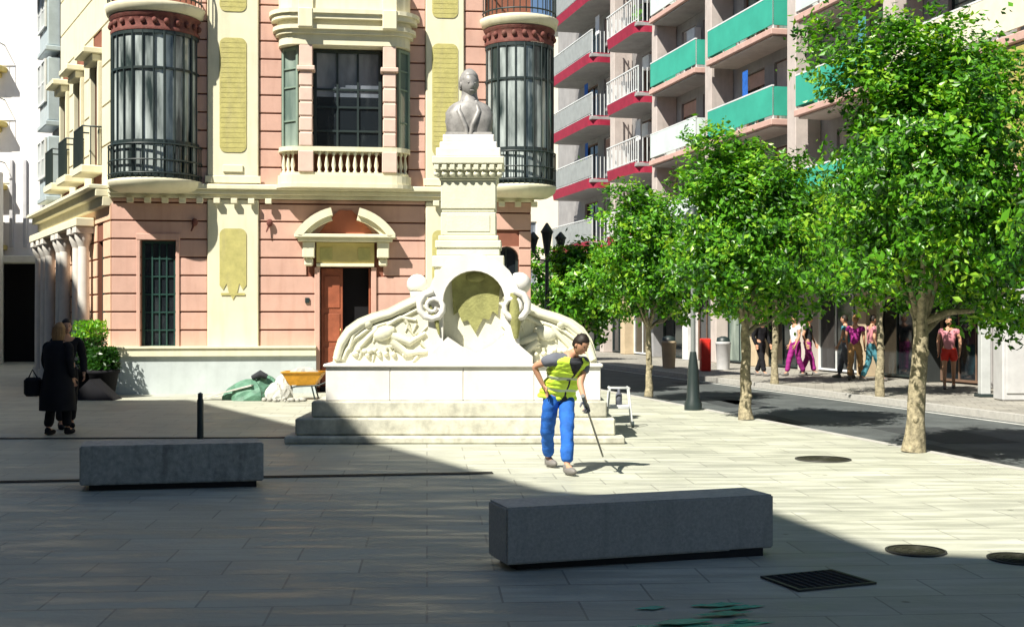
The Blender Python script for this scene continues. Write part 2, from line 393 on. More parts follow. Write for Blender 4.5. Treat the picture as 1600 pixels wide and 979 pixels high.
# cream pilasters with ochre panels
def rounded(u0,u1,z0,z1,r=.14,point=False):
    pts=[]
    n=5
    for cx,cz,a0 in ((u1-r,z1-r,0),(u0+r,z1-r,90)):
        for i in range(n+1):
            a=R(a0+90*i/n); pts.append((cx+r*math.cos(a),cz+r*math.sin(a)))
    if point:
        w=(u1-u0)
        pts+=[(u0,z0+.32),(u0+.08*w/.6,z0+.22),(u0+.16*w/.6,z0+.36),(u0+.2*w/.6,z0+.18),(u0+.5*w,z0),(u1-.2*w/.6,z0+.18),(u1-.16*w/.6,z0+.36),(u1-.08*w/.6,z0+.22),(u1,z0+.32)]
    else:
        for cx,cz,a0 in ((u0+r,z0+r,180),(u1-r,z0+r,270)):
            for i in range(n+1):
                a=R(a0+90*i/n); pts.append((cx+r*math.cos(a),cz+r*math.sin(a)))
    return pts
for (a,b) in (pil1,pil2):
    m=MB(MF)
    m.bbox(a,b,-.11,-.002,.99,4.26,.02); m.bbox(a,b,-.11,-.002,4.62,TOP-.3,.02)
    m.bbox(a-.05,b+.05,-.14,-.113,4.62,4.78,.01)
    c=(a+b)/2
    m.bbox(c-.22,c+.22,-.15,-.113,4.86,5.02,.012)
    pl=m.build('pilaster',CREAM,bld)
    c=(a+b)/2; w=.29
    # recessed panels framed by a raised moulding
    for (z0,z1,pt) in ((5.3,7.82,False),(8.4,11.2,False),(2.05,3.62,True)):
        q=MB(MF); q.vprism(rounded(c-w,c+w,z0,z1,.14,pt),-.125,-.113)
        z=z0+.1
        while z<z1-.1: q.box(c-w+.03,c+w-.03,-.129,-.1262,z,z+.05); z+=.11 if not pt else 9
        q.build('panel',OCHRE,pl)
# main cornice above ground floor
m=MB(MF)
for x0,x1 in ((-.05,FL+.06),):
    m.bbox(x0,x1,-.3,.1,4.46,4.58,.02); m.bbox(x0,x1,-.22,.1,4.36,4.458,.015); m.bbox(x0,x1,-.14,.1,4.28,4.358,.01)
m.M=MS
m.bbox(-.0,9.6,-.1,.5,4.46,4.56,.02); m.bbox(0,9.6,-.1,.35,4.3,4.458,.015); m.bbox(0,9.6,-.1,.2,4.1,4.298,.01)
m.build('cornice',CREAM,bld)
m=MB(MF)
m.bbox(-.1,FL+.15,-.7,.3,TOP-.28,TOP,.03); m.bbox(-.1,FL+.1,-.4,.3,TOP-.6,TOP-.29,.03)
m.M=MS; m.bbox(-.1,6.6,-.3,.7,TOP-.281,TOP-.001,.03)
m.build('roof_cornice',CREAM,bld)
for u in [.35+.37*i for i in range(0,25)]:
    if 3.4<u<6.7: continue
    m=MB(MF); m.bbox(u,u+.14,-.25,-.16,4.16,4.278,.01); m.build('cornice_bracket',CREAM,bld)
# marble plinth with cream cap, rounded at the left corner
def plinth_poly(off):
    pts=[(4.42,-.06),(4.42,-.38-off)]
    for i in range(9):
        a=R(270-110*i/8); pts.append((.25+(.45+off)*math.cos(a),.07+(.45+off)*math.sin(a)))
    pts+=[(.0,.3)]
    return pts
m=MB(MF); m.prism(plinth_poly(0),0,.82); m.box(5.7,FL-.5,-.12,-.055,0,.82); m.build('plinth',MARBLE,bld)
m=MB(MF); m.prism(plinth_poly(.07),.823,.985); m.prism(plinth_poly(.1),.99,1.03); m.box(5.7,FL-.5,-.16,-.055,.823,.985); m.build('plinth_cap',CREAM,bld)
# window makers -------------------------------------------------
def window(M,x0,x1,z0,z1,y,cols,rows,fm,gm,parent,ft=.06,it=.03,out=-1,split=None,gm2=None,name='window'):
    """frame + pane as sub-part. y: plane of glass; out: sign of outward y"""
    m=MB(M); a,b=sorted((y,y+out*.05))
    m.box(x0,x0+ft,a,b,z0,z1); m.box(x1-ft,x1,a,b,z0,z1); m.box(x0+ft,x1-ft,a,b,z0,z0+ft); m.box(x0+ft,x1-ft,a,b,z1-ft,z1)
    a2,b2=sorted((y,y+out*.035))
    for i in range(1,cols):
        x=x0+ft+(x1-x0-2*ft)*i/cols; m.box(x-it/2,x+it/2,a2,b2,z0+ft,z1-ft)
    a3,b3=sorted((y,y+out*.03))
    rr=rows if hasattr(rows,'__len__') else [i/rows for i in range(1,rows)]
    for t in rr:
        z=z0+(z1-z0)*t; m.box(x0+ft,x1-ft,a3,b3,z-it/2,z+it/2)
    f=m.build(name,fm,parent)
    q=MB(M); a,b=sorted((y-out*.02,y-out*.001))
    zs=z0+(z1-z0)*split if split else z1
    q.box(x0+.01,x1-.01,a,b,z0+.01,zs-.001 if split else z1-.01,0)
    if split: q.box(x0+.01,x1-.01,a,b,zs+.001,z1-.01,1)
    q.build('pane',[gm,gm2 or gm],f)
    return f
# ground floor window under the left gallery
window(MF,winL[0],winL[1],winL[2],winL[3],.16,4,6,GREENIRON,GLASSD,bld)
window(MF,archR[0],archR[1],archR[2],archR[3],.2,2,3,IRON,GLASSD,bld)
m=MB(MF) # arch infill over right opening
c=(archR[0]+archR[1])/2; r=(archR[1]-archR[0])/2-.001
for s_ in (-1,1):
    pts=[(c+s_*r,archR[3]-.001)]+[(c+s_*r*math.cos(R(a)),archR[3]-.3+.298*math.sin(R(a))) for a in range(0,91,15)]
    m.vprism(pts,-.03,.15)
m.build('arch_spandrel',PINK,bld)
m=MB(MF); m.bbox(winL[0]-.1,winL[1]+.1,-.09,-.053,3.36,3.5,.01)
for s_ in (0,1):
    x=winL[0]-.09 if s_==0 else winL[1]+.01
    m.bbox(x,x+.08,-.085,-.053,1.0,3.355,.01)
m.build('window_surround',PINK,bld)
# central first floor window
window(MF,4.36,5.86,5.3,7.6,-.12,3,[.22,.45,.62],IRON,GLASSD,bld,ft=.07,it=.045,split=.55,gm2=GLASSU,name='bay_window')
# bay: angled side lights
for (xa,ya,xb,yb) in ((3.68,-.06,4.06,-.42),(6.47,-.06,6.2,-.42)):
    L_=math.hypot(xb-xa,yb-ya); an=math.atan2(yb-ya,xb-xa)
    Mx=MF@Matrix.Translation((xa,ya,0))@Matrix.Rotation(an,4,'Z')
    o=-1 if xb>xa else 1
    window(Mx,0.02,L_,5.3,7.6,0,1,[.3,.62,.8],mat('grey_green_frame',(.2,.27,.22),rough=.5),glass_mat('pale_green_glass',(.12,.17,.15),(.3,.37,.32),2,.5) if 'pale_green_glass' not in MATS else MATS['pale_green_glass'],bld,out=o,name='bay_side_window')
def bay_poly(o,x0=3.6,x1=6.5,dp=.58):
    pts=[(x0-o,-.003)]
    for i in range(7):
        a=R(180+90*i/6); pts.append((x0+.42+(.42+o)*math.cos(a),-dp+.42+(.42+o)*math.sin(a)))
    for i in range(7):
        a=R(270+90*i/6); pts.append((x1-.42+(.42+o)*math.cos(a),-dp+.42+(.42+o)*math.sin(a)))
    pts.append((x1+o,-.003)); return pts
m=MB(MF); m.prism(bay_poly(.02),4.585,4.78); m.prism(bay_poly(.07),4.5,4.584); m.prism(bay_poly(-.03),4.781,4.84); m.build('bay_base',CREAM,bld)
m=MB(MF); m.prism(bay_poly(.0),5.3,5.4)
m.build('balustrade_rail',CREAM,bld)
m=MB(MF)
def baluster(mb,x,y,z0,z1,r=.05):
    hh=z1-z0; mb.lathe(x,y,[(r*.9,z0),(r*.9,z0+.06*hh),(r*.5,z0+.12*hh),(r*1.0,z0+.35*hh),(r*.55,z0+.65*hh),(r*.4,z0+.8*hh),(r*.85,z0+.9*hh),(r*.85,z1)],8)
for bx,by in [(4.5+.155*i,-.5) for i in range(9)]+[(3.72+.1*i,-.3-.06*i) for i in range(3)]+[(6.38-.1*i,-.3-.06*i) for i in range(3)]:
    m=MB(MF); baluster(m,bx,by,4.841,5.299); m.build('baluster',CREAM,bld)
for x in (4.21,6.03):
    m=MB(MF); w=.145
    z=5.405
    m.bbox(x-w-.02,x+w+.02,-.6,-.3,4.842,5.298,.015)
    while z<7.0: m.bbox(x-w,x+w,-.58,-.3,z,z+.3,.02); m.box(x-w+.02,x+w-.02,-.56,-.32,z+.3,z+.33); z+=.33
    m.bbox(x-w-.05,x+w+.05,-.63,-.27,z,z+.1,.015); m.bbox(x-w,x+w,-.58,-.3,z+.1,7.62,.015)
    m.build('bay_column',mat('pale_pink_render',(.68,.5,.42),rough=.8,var=.1),bld)
m=MB(MF)
for o,z0,z1 in ((.0,7.625,7.85),(.07,7.852,7.94),(.13,7.942,8.03),(.03,8.032,8.16),(.16,8.162,8.27),(.21,8.272,8.36)): m.prism(bay_poly(o),z0,z1)
for x in (4.21,6.03): m.bbox(x-.16,x+.16,-.81,-.6,7.95,8.37,.02)
m.build('bay_entablature',CREAM,bld)
m=MB(MF); m.prism(bay_poly(.0),8.362,8.9); m.bbox(4.05,4.37,-.64,-.582,8.4,8.95,.01); m.bbox(5.87,6.19,-.64,-.582,8.4,8.95,.01); m.build('bay_parapet',CREAM,bld)
window(MF,4.32,5.88,9.12,11.38,.1,3,3,IRON,GLASSD,bld); window(MF,.42,1.43,9.12,11.38,.1,2,3,IRON,GLASSD,bld)
# door
m=MB(MF)
m.bbox(4.52,5.0,.1,.15,.13,2.76,.008)
for (z0,z1) in ((.3,1.0),(1.12,1.75),(1.87,2.6)): m.bbox(4.58,4.94,.082,.102,z0,z1,.012)
dl=m.build('door',DOORW,bld)
m=MB(MF); m.tube([(4.95,.07,1.22),(4.95,.04,1.25),(4.95,.04,1.38),(4.95,.07,1.41)],.012,6); m.build('handle',mat('brass',(.5,.36,.12),rough=.3,metal=.9),dl)
m=MB(MF@Matrix.Translation((5.6,.12,0))@Matrix.Rotation(R(80),4,'Z'))
m.bbox(.0,.55,-.025,.025,.13,2.76,.008); m.build('door',DOORW,bld)
m=MB(MF); m.box(4.4,5.73,.36,.39,0,2.9); m.box(4.5,5.63,-.1,.36,.02,.118); m.build('door_recess',BLACK,bld)
m=MB(MF); m.bbox(4.38,4.498,-.1,.05,.12,2.78,.01); m.bbox(5.632,5.75,-.1,.05,.12,2.78,.01); m.build('door_jamb',PINK,bld)
# broken arch pediment
m=MB(MF)
m.bbox(3.95,6.17,-.44,-.06,3.42,3.5,.015); m.bbox(4.02,6.1,-.36,-.06,3.34,3.418,.012)
m.bbox(4.42,5.7,-.16,-.06,2.79,2.86,.01)
for a in (4.12,5.76):
    m.bbox(a,a+.27,-.3,-.06,2.98,3.338,.02); m.bbox(a+.04,a+.23,-.22,-.06,2.8,2.978,.03)
cx=5.06
def arcband(mb,a0,a1,r0,r1,y0,y1,cz,sx=1.0,n=8):
    pts=[(cx+sx*r1*math.cos(R(a0+(a1-a0)*i/n)),cz+r1*math.sin(R(a0+(a1-a0)*i/n))) for i in range(n+1)]
    pts+=[(cx+sx*r0*math.cos(R(a1+(a0-a1)*i/n)),cz+r0*math.sin(R(a1+(a0-a1)*i/n))) for i in range(n+1)]
    mb.vprism(pts,y0,y1)
for s_ in ((32,76),(104,148)):
    arcband(m,s_[0],s_[1],1.13,1.3,-.44,-.06,2.82); arcband(m,s_[0]+2,s_[1],1.03,1.128,-.34,-.06,2.82)
m.build('door_pediment',CREAM,bld)
m=MB(MF); m.bbox(4.42,5.7,-.12,-.055,2.87,3.33,.01); pn=m.build('door_frieze',mat('yellow_render',(.6,.5,.2),rough=.85),bld)
for a in (4.5,5.34):
    m=MB(MF); m.bbox(a,a+.27,-.135,-.122,2.93,3.22,.005); m.build('frieze_panel',OCHRE,pn)
m=MB(MF); m.vprism([(4.45,3.502),(5.7,3.502),(5.35,3.9),(5.2,4.05),(4.92,4.05),(4.77,3.9)],-.1,-.055); m.build('tympanum',mat('brick_red_render',(.36,.12,.07),rough=.85),bld)
# small wall fittings
for x in (1.78,3.4): 
    m=MB(MF); m.ell((x,-.12,3.75),(.07,.06,.09),8); m.tube([(x,-.09,3.75),(x-.07,-.16,3.55)],[.03,.015],6); m.build('wall_ornament',REDD,bld)
m=MB(MF); m.bbox(4.17,4.27,-.09,-.053,1.98,2.1,.01); m.build('intercom',IRON,bld)
# round galleries
def gallery(cx,r,cy,a0,a1,name='round_gallery'):
    n=14
    m=MB(MF); m.lathe(cx,cy,[(r*.0,4.36),(r*.85,4.38),(r*.97,4.43),(r*1.06,4.5),(r*1.08,4.56),(r*1.1,4.62),(r*1.02,4.64),(0,4.641)],28,0,a0,a1)
    base=m.build(name,CREAM,bld)
    m=MB(MF); m.lathe(cx,cy,[(r*.0,8.16),(r*1.0,8.16),(r*1.1,8.2),(r*1.13,8.3),(r*1.16,8.38),(r*.98,8.42),(0,8.421)],28,0,a0,a1)
    m.build('gallery_top',CREAM,base)
    m=MB(MF)
    m.lathe(cx,cy,[(r*.97,4.66),(r*.97,7.75)],28,0,a0,a1); m.build('pane',GLASS1,base)
    m=MB(MF)
    k=0
    for i in range(n+1):
        a=a0+(a1-a0)*i/n; x=cx+r*math.cos(a); y=cy+r*math.sin(a)
        w=.03 if i%3 else .05
        m.tube([(x,y,4.645),(x,y,7.76)],w*.6,6,smooth=False)
    def ring(z,h,rr,t=.04): m.lathe(cx,cy,[(rr-t,z),(rr,z),(rr,z+h),(rr-t,z+h)],28,0,a0,a1,smooth=False)
    for z,h in ((4.645,.13),(5.38,.07),(6.95,.05),(7.7,.08)): ring(z,h,r*1.01)
    m.build('frame',IRON,base)
    # lower railing with curled bars
    m=MB(MF)
    nb=26
    for i in range(nb+1):
        a=a0+(a1-a0)*i/nb; x=cx+r*1.07*math.cos(a); y=cy+r*1.07*math.sin(a)
        m.tube([(x,y,4.62),(x,y,5.36)],.011,5)
    for z in (4.72,5.0,5.34): m.lathe(cx,cy,[(r*1.055,z),(r*1.085,z),(r*1.085,z+.03),(r*1.055,z+.03)],28,0,a0,a1)
    m.build('railing',IRON,base)
    m=MB(MF); prof=[(r*1.02,7.78),(r*1.03,7.84),(r*.99,7.88),(r*1.0,8.08),(r*1.05,8.12),(r*1.05,8.158)]
    m.lathe(cx,cy,prof,28,0,a0,a1)
    for i in range(13):
        a=a0+(a1-a0)*(i+.5)/13; m.ell((cx+r*1.02*math.cos(a),cy+r*1.02*math.sin(a),7.97),(.06,.06,.07),7)
    m.build('frieze',REDD,base)
    m=MB(MF)
    for i in range(24):
        a=a0+(a1-a0)*i/23; x=cx+r*1.08*math.cos(a); y=cy+r*1.08*math.sin(a); m.tube([(x,y,8.42),(x,y,9.3)],.012,5)
    for z in (8.5,9.28): m.lathe(cx,cy,[(r*1.065,z),(r*1.095,z),(r*1.095,z+.03),(r*1.065,z+.03)],28,0,a0,a1)
    m.build('upper_railing',IRON,base)
gallery(.93,.93,-.0,R(165),R(360)); gallery(8.98,.78,-.0,R(180),R(395))
# side facade features
for (a,b,z0,z1) in ((1.1,1.9,5.2,7.5),(3.3,4.1,5.2,7.5),(5.4,6.2,5.2,7.5)):
    w=window(MS,a,b,z0,z1,-.12,2,3,IRON,GLASSD,bld,out=1)
    m=MB(MS); m.bbox(a-.15,b+.15,.002,.45,z1+.1,z1+.24,.02); m.bbox(a-.1,b+.1,.002,.25,z1-.06,z1+.098,.02)
    m.bbox(a-.12,a-.0,.002,.12,z0-.1,z1-.062,.01); m.bbox(b,b+.12,.002,.12,z0-.1,z1-.062,.01)
    m.bbox(a-.2,b+.2,.002,.5,z0-.3,z0-.12,.02)
    h=m.build('window_surround',CREAM,w)
    m=MB(MS)
    for i in range(9): x=a-.15+(b-a+.3)*i/8; m.tube([(x,.45,z0-.12),(x,.45,z0+.75)],.013,5)
    for y0 in (.1,.28):
        for x in (a-.15,b+.15): m.tube([(x,y0,z0-.12),(x,y0,z0+.75)],.013,5)
    m.tube([(a-.15,.02,z0+.75),(a-.15,.45,z0+.75),(b+.15,.45,z0+.75),(b+.15,.02,z0+.75)],.02,5)
    m.build('railing',IRON,w)
courses_m=MB(MS); courses(courses_m,0.0,6.6,4.6,TOP-.3,[(.95,2.05,4.9,7.8),(3.15,4.25,4.9,7.8),(5.25,6.35,4.9,7.8)],step=.9,gap=.03,yp=.002,y1=.04); courses_m.build('side_upper_courses',CREAM,bld)
for (a,b,z0,z1) in ((.75,1.55,.9,3.4),(3.3,4.1,.1,3.4),(5.7,6.5,.1,3.2)): window(MS,a,b,z0,z1,-.14,2,5,GREENIRON,GLASSD,bld,out=1)
for t in (2.0,2.75,4.6,5.2,7.0,7.8,8.8):
    m=MB(MS); m.lathe(t,.25,[(.18,.0),(.18,.25)],12); m.lathe(t,.25,[(.14,.25),(.14,1.2),(.125,3.3)],12); m.lathe(t,.25,[(.125,3.3),(.16,3.4),(.2,3.5),(.2,3.6)],12); m.bbox(t-.22,t+.22,.03,.47,3.6,3.75,.015)
    m.build('side_column',mat('pale_stone',(.66,.63,.58),rough=.7,var=.1),bld)
m=MB(MS); m.bbox(1.7,9.2,.06,.48,3.752,3.95,.02); m.build('side_lintel',CREAM,bld)

# ================================================================== GREY GALLERY BUILDING, left street
gb=thing('gallery_house',(-13,33.5,0),'narrow grey house with stacked glazed boxes under dark eaves in the left street','building')
m=MB(MS); m.box(6.62,8.5,-4,-.02,4.6,10.6); m.build('wall',CONCG,gb)
BOXM=mat('blue_grey_panel',(.4,.47,.5),rough=.4,var=.15)
for z0,z1 in ((4.9,6.5),(6.9,8.6),(8.9,10.5)):
    m=MB(MS); m.bbox(6.8,8.2,.003,.34,z0,z1,.03); m.bbox(6.74,8.26,.003,.4,z0-.14,z0-.003,.02); m.build('glazed_box',BOXM,gb)
    window(MS,6.84,7.48,z0+.5,z1-.05,.36,2,2,WMET,MATS['pale_green_glass'],gb,out=1); window(MS,7.52,8.16,z0+.5,z1-.05,.36,2,2,WMET,GLASS1,gb,out=1)
m=MB(MS); m.bbox(6.65,8.7,-.0,.9,10.62,10.8,.03); m.bbox(6.65,8.7,-4,.75,10.81,10.95,.03); m.build('eaves',mat('dark_timber',(.03,.035,.035),rough=.8),gb)

# ================================================================== WHITE HOUSE closing the left street
wh=thing('white_house',(-18.5,46,0),'tall plain white house closing the left street, low pale canopy over dark shopfront','building')
m=MB(); wall_rect(m,-18.92,-13.9,0,24,[(-18.85,-14.1,.0,3.7)]+[(x,x+1.0,z,z+1.6) for x in (-15.4,) for z in (6,9.2,12.4,15.6,18.8)],44.6,45.0); m.box(-18.92,-13.9,45.5,56,0,24.1); m.build('wall',WHITE,wh)
for x in (-15.4,):
    for z in (6,9.2,12.4,15.6,18.8): window(None,x,x+1,z,z+1.6,44.8,2,2,WMET,GLASSU,wh)
m=MB(); m.box(-18.8,-14.2,45.02,45.2,0,3.8); m.build('shopfront',BLACK,wh)
m=MB(); m.bbox(-18.8,-14.2,43.5,44.59,3.6,3.85,.03); m.build('canopy',mat('pale_canopy',(.7,.68,.58),rough=.7),wh)
for x in (-18.4,-17.9,-17.3,-16.8):
    m=MB(); m.bbox(x,x+.12,44.5,44.595,4.2,7.4,.01); m.build('downpipe',mat('grey_pipe',(.5,.5,.52),rough=.5),wh)
# left street edge house with balconies
eh=thing('balcony_house',(-20,45.5,0),'house cut off by the left edge of the photo with curved yellowish balconies','building')
m=MB(); m.box(-30,-18.98,45.2,56,0,13); m.build('wall',weather(mat('sandy_wall',(.6,.58,.55),rough=.85),.3),eh)
m=MB(); m.box(-30,-18.2,32,43.5,0,6.8); m.build('shade_block',MATS['sandy_wall'],eh)  # unseen block added to shade the lower wall of the white house
for z in (4.1,6.3,8.6,10.6):
    m=MB(); m.bbox(-22,-18.5,44.0,45.19,z,z+.18,.03); m.bbox(-21.8,-18.7,44.1,45.19,z-.2,z-.003,.05); b_=m.build('balcony',mat('yellow_cornice',(.55,.45,.16),rough=.8),eh)
    m=MB()
    for i in range(16): x=-21.9+.22*i; m.tube([(x,44.1,z+.18),(x,44.1,z+1.0)],.012,5)
    m.tube([(-21.9,44.1,z+1.0),(-18.6,44.1,z+1.0),(-18.6,45.1,z+1.0)],.02,6); m.build('railing',IRON,b_)
    window(None,-20.6,-19.3,z+.3,z+1.9,45.17,2,2,IRON,GLASSD,eh)
m=MB(); m.bbox(-22,-18.99,45.1,45.19,.05,3.6,.01); m.build('shutter',BLACK,eh)

# ================================================================== BUILDINGS behind and left of the camera (unseen, outline shaped to throw the plaza's shade)
SV=Vector((-.6,-.75,1.15)).normalized()
hh=18.0; ox=-.6/1.15*hh; oy=-.75/1.15*hh
G=[(-26,47),(-13.4,40),(-9.1,31.3),(-8.5,24.5),(-6.5,24.6),(-3.47,19.1),(-1.58,15.8),(.36,11.85),(2.25,10.7),(2.72,8.75),(3.6,8.55),(6.5,8.2),(22,6.5)]
roof=[(x+ox,y+oy) for x,y in G]
sb=thing('shade_building',( -14,-2,0),'large unseen building, outline shaped to shade the plaza','building')
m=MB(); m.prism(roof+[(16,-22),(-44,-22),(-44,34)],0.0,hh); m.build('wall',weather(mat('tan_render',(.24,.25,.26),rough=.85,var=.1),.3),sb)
for i in range(len(roof)-1):
    a=Vector((*roof[i],0)); b=Vector((*roof[i+1],0)); L_=(b-a).length
    if L_<3: continue
    an=math.atan2(b.y-a.y,b.x-a.x); Mx=Matrix.Translation(a)@Matrix.Rotation(an,4,'Z')
    n=int(L_//3)
    for k in range(n):
        for z in (1.2,5,8.6,12.2):
            x=(k+.5)*L_/n; window(Mx,x-.55,x+.55,z,z+1.9,.03,2,2,WMET,GLASSD,sb,out=1)

# ================================================================== APARTMENT BLOCK, right
ab=thing('apartment_block',(kx(18.6,45),45,0),'long apartment block with sea green, white and crimson edged balconies above street shops','building')
ad=Vector((-K,1,0)).normalized(); Ma=Matrix.Translation((18.6,0,0))@Matrix.Rotation(math.atan2(ad.y,ad.x),4,'Z')  # local x along (away), local +y towards the street
KS=math.sqrt(1+K*K)
def A(dw): return dw*KS-0.0           # distance along facade for a wall point at depth dw
def AB(px,prot=1.15):                 # along-coordinate of a point `prot` m in front of the wall, seen at px
    k=(px-800)/F
    # wall point + prot*normal ; normal towards street = (-1,-K)/KS
    nx,ny=-1/KS,-K/KS
    # (18.6 - K*t/KS + nx p) = k*(t/KS + ny p)
    return (18.6+nx*prot-k*ny*prot)/(k/KS+K/KS)
LV=[5.0+2.8*i for i in range(7)]
A0,A1=AB(2600,0),AB(872,0)
bays=[('E',AB(1620),AB(1395),'cream'),('D',AB(1350),AB(1240),'teal'),('C',AB(1205),AB(1103),'teal'),('B',AB(1085),AB(1014),'mix'),('A',AB(1008),AB(958),'rail'),('Z',AB(935),AB(872),'mesh')]
holes=[]
wins=[]
for nm,a,b,_ in bays:
    for z in LV:
        L_=b-a
        for (f0,f1,zz0,zz1) in ((.08,.42,.1,2.2),(.56,.88,.1,2.2)):
            holes.append((a+L_*f0,a+L_*f1,z+zz0,z+zz1)); wins.append(holes[-1])
# extra windows near, out to the right
m=MB(Ma)
for nm,a,b,_ in bays:
    pass
segs=sorted(bays,key=lambda t:t[1])
xs=[A0]+[ (segs[i][2]+segs[i+1][1])/2 for i in range(len(segs)-1)]+[A1]
for i,sg in enumerate(segs):
    hs=[h for h in holes if sg[1]-.01<=h[0] and h[1]<=sg[2]+.01]
    wall_rect(m,xs[i],xs[i+1],4.75,LV[-1]+2.8,hs,-.3,0)
m.box(A0,A1,-.6,-.42,4.75,LV[-1]+2.8)
m.box(A0,A1-.02,-12,-.61,0,LV[-1]+2.7)
m.build('wall',CONCG,ab)
random.seed(11)
for h in wins:
    f=window(Ma,h[0],h[1],h[2],h[3],-.15,2,[.75] ,random.choice([WMET,SHUT,SHUT,IRON]),random.choice([GLASSD,GLASSD,MATS['pale_green_glass']]),ab,out=1)
    if random.random()<.5:
        q=MB(Ma); z=h[3]-.05; e=h[3]-random.choice([.5,.9,1.3])
        while z>e: q.box(h[0]+.05,h[1]-.05,-.095,-.075,z-.06,z-.005); z-=.06
        q.build('roller_blind',SLABP if random.random()<.4 else CONC,f)
# pillars between the bays
for i in range(1,len(segs)):
    x=xs[i]; w=.28
    m=MB(Ma); m.bbox(x-w,x+w,.003,.85,4.9,LV[-1]+2.8,.02); m.build('pillar',CONC,ab)
def balcony(a,b,z,prot,kind,panelmat):
    m=MB(Ma)
    fascia=REDF if kind in('rail','mesh') else SLABP
    if kind in ('rail','mesh'):
        m.bbox(a,b,.004,prot,z-.16,z,.02,0)
        # crimson upstand wrapping the edge, corners rounded
        r=.45; pts=[(a+.02,.01)]
        pts+= [(a+r-(r)*math.cos(R(t)),prot-r+r*math.sin(R(t))) for t in range(0,91,15)]
        pts+= [(b-r+r*math.sin(R(t)),prot-r+r*math.cos(R(t))) for t in range(0,91,15)]
        pts+=[(b-.02,.01)]
        out=[(x,y+.06) if y>.1 else (x,y) for x,y in pts]
        n=len(pts)
        vs=[(x,y,z-.4) for x,y in pts]+[(x,y,z+.03) for x,y in out]
        m.add(vs,[(i,i+1,n+i+1,n+i) for i in range(n-1)],1); m.add(vs[:n],[tuple(range(n))],0)
    else:
        m.bbox(a,b,.004,prot,z-.2,z,.02,1)
        m.bbox(a+.1,b-.1,.01,prot-.1,z-.27,z-.203,.02,0)
    s_=m.build('balcony',[CONCG if kind!='teal' else CONC,fascia],ab)
    zt=z+1.0
    if kind in('teal','mix','cream'):
        m=MB(Ma)
        m.bbox(a+.04,b-.04,prot-.07,prot-.04,z+.1,zt,.008); m.bbox(a+.04,a+.07,.05,prot-.075,z+.1,zt,.006); m.bbox(b-.07,b-.04,.05,prot-.075,z+.1,zt,.006)
        m.build('balcony_panel',panelmat,s_)
        m=MB(Ma); n=max(2,int((b-a)/1.2))
        for i in range(n+1): x=a+.06+(b-a-.12)*i/n; m.box(x-.02,x+.02,prot-.11,prot-.075,z,zt)
        m.box(a+.03,b-.03,prot-.115,prot-.035,zt+.003,zt+.05); m.build('rail',WMET,s_)
    else:
        m=MB(Ma); n=int((b-a)/(.26 if kind=='rail' else .3))
        for i in range(n+1): x=a+.05+(b-a-.1)*i/n; m.box(x-.014,x+.014,prot-.08,prot-.052,z+.0,zt+.02)
        for i in range(8): y=.1+(prot-.2)*i/7; m.box(a+.04,a+.068,y,y+.028,z,zt); m.box(b-.068,b-.04,y,y+.028,z,zt)
        m.box(a+.03,b-.03,prot-.1,prot-.035,zt+.021,zt+.065); m.box(a+.04,b-.04,prot-.085,prot-.047,z+.1,z+.13)
        m.build('railing',WMET,s_)
        if kind=='mesh':
            m=MB(Ma); m.bbox(a+.08,b-.08,prot-.05,prot-.03,z+.14,zt-.03,.004); m.build('balcony_panel',GPAN,s_)
    return s_
for nm,a,b,kind in bays:
    for i,z in enumerate(LV):
        pm=TEAL
        if nm=='B': pm=[WPAN,WPAN,TEAL,WPAN,TEAL,WPAN,TEAL][i]
        if nm=='D': pm=[TEAL,TEAL,WPAN,TEAL,WPAN,TEAL,TEAL][i]
        if nm=='E': pm=[OCAWN,mat('cream_balcony',(.75,.7,.56),rough=.8),mat('cream_balcony',(.75,.7,.56)),WPAN,WPAN,WPAN,WPAN][i]
        if nm=='Z': pm=GPAN
        balcony(a,b,z,1.5 if nm in'AZ' else 1.15,kind,pm)
random.seed(31)
LC=[TEALC,WHITC,MATS['blue_denim'],PINKC,WHITC]
for nm,a,b,kind in bays[1:]:
    for z in LV[1:5]:
        if random.random()<.45:
            x=a+(b-a)*random.uniform(.1,.5); m=MB(Ma); n_=random.randint(1,3)
            w_=random.uniform(.35,.6); m.bbox(x,x+w_,.75,.77,z+1.15,z+2.0,.006); m.build('laundry',random.choice(LC),ab)
        if random.random()<.4:
            x=a+(b-a)*random.uniform(.15,.8); m=MB(Ma); m.lathe(x,.8,[(.1,z+.01),(.15,z+.3),(.14,z+.3)],10)
            pt=m.build('balcony_plant',[SLABP],ab); m=MB(Ma)
            for q in range(60):
                p=Vector((x+random.gauss(0,.16),.8+random.gauss(0,.12),z+.75+random.gauss(0,.26))); u=Vector((random.gauss(0,1),random.gauss(0,1),random.gauss(0,1))).normalized()*.1; v_=u.orthogonal().normalized()*.04
                m.add([p-u,p+v_,p+u,p-v_],[(0,1,2,3)],0)
            tag(m.build('foliage',[LEAF[1]],pt))
# ochre blinds hanging at the near bay
a,b=bays[0][1],bays[0][2]
m=MB(Ma); m.bbox(a+.05,a+(b-a)*.42,1.06,1.1,6.2,7.5,.01); m.build('hanging_awning',OCAWN,ab)
m=MB(Ma); m.bbox(a+(b-a)*.44,a+(b-a)*.5,.5,1.1,5.0,7.5,.02); m.build('hanging_curtain',mat('pale_curtain',(.7,.7,.6),rough=.8),ab)
# air conditioners and laundry on some balconies
random.seed(5)
for nm,a,b,kind in bays[:5]:
    for z in LV[1:5]:
        if random.random()<.45:
            x=a+(b-a)*random.uniform(.42,.5); m=MB(Ma); m.bbox(x,x+.75,.02,.32,z+1.4,z+1.95,.02); m.lathe(0,0,[(0,0)],3) if False else None
            o=m.build('air_conditioner',WMET,ab)
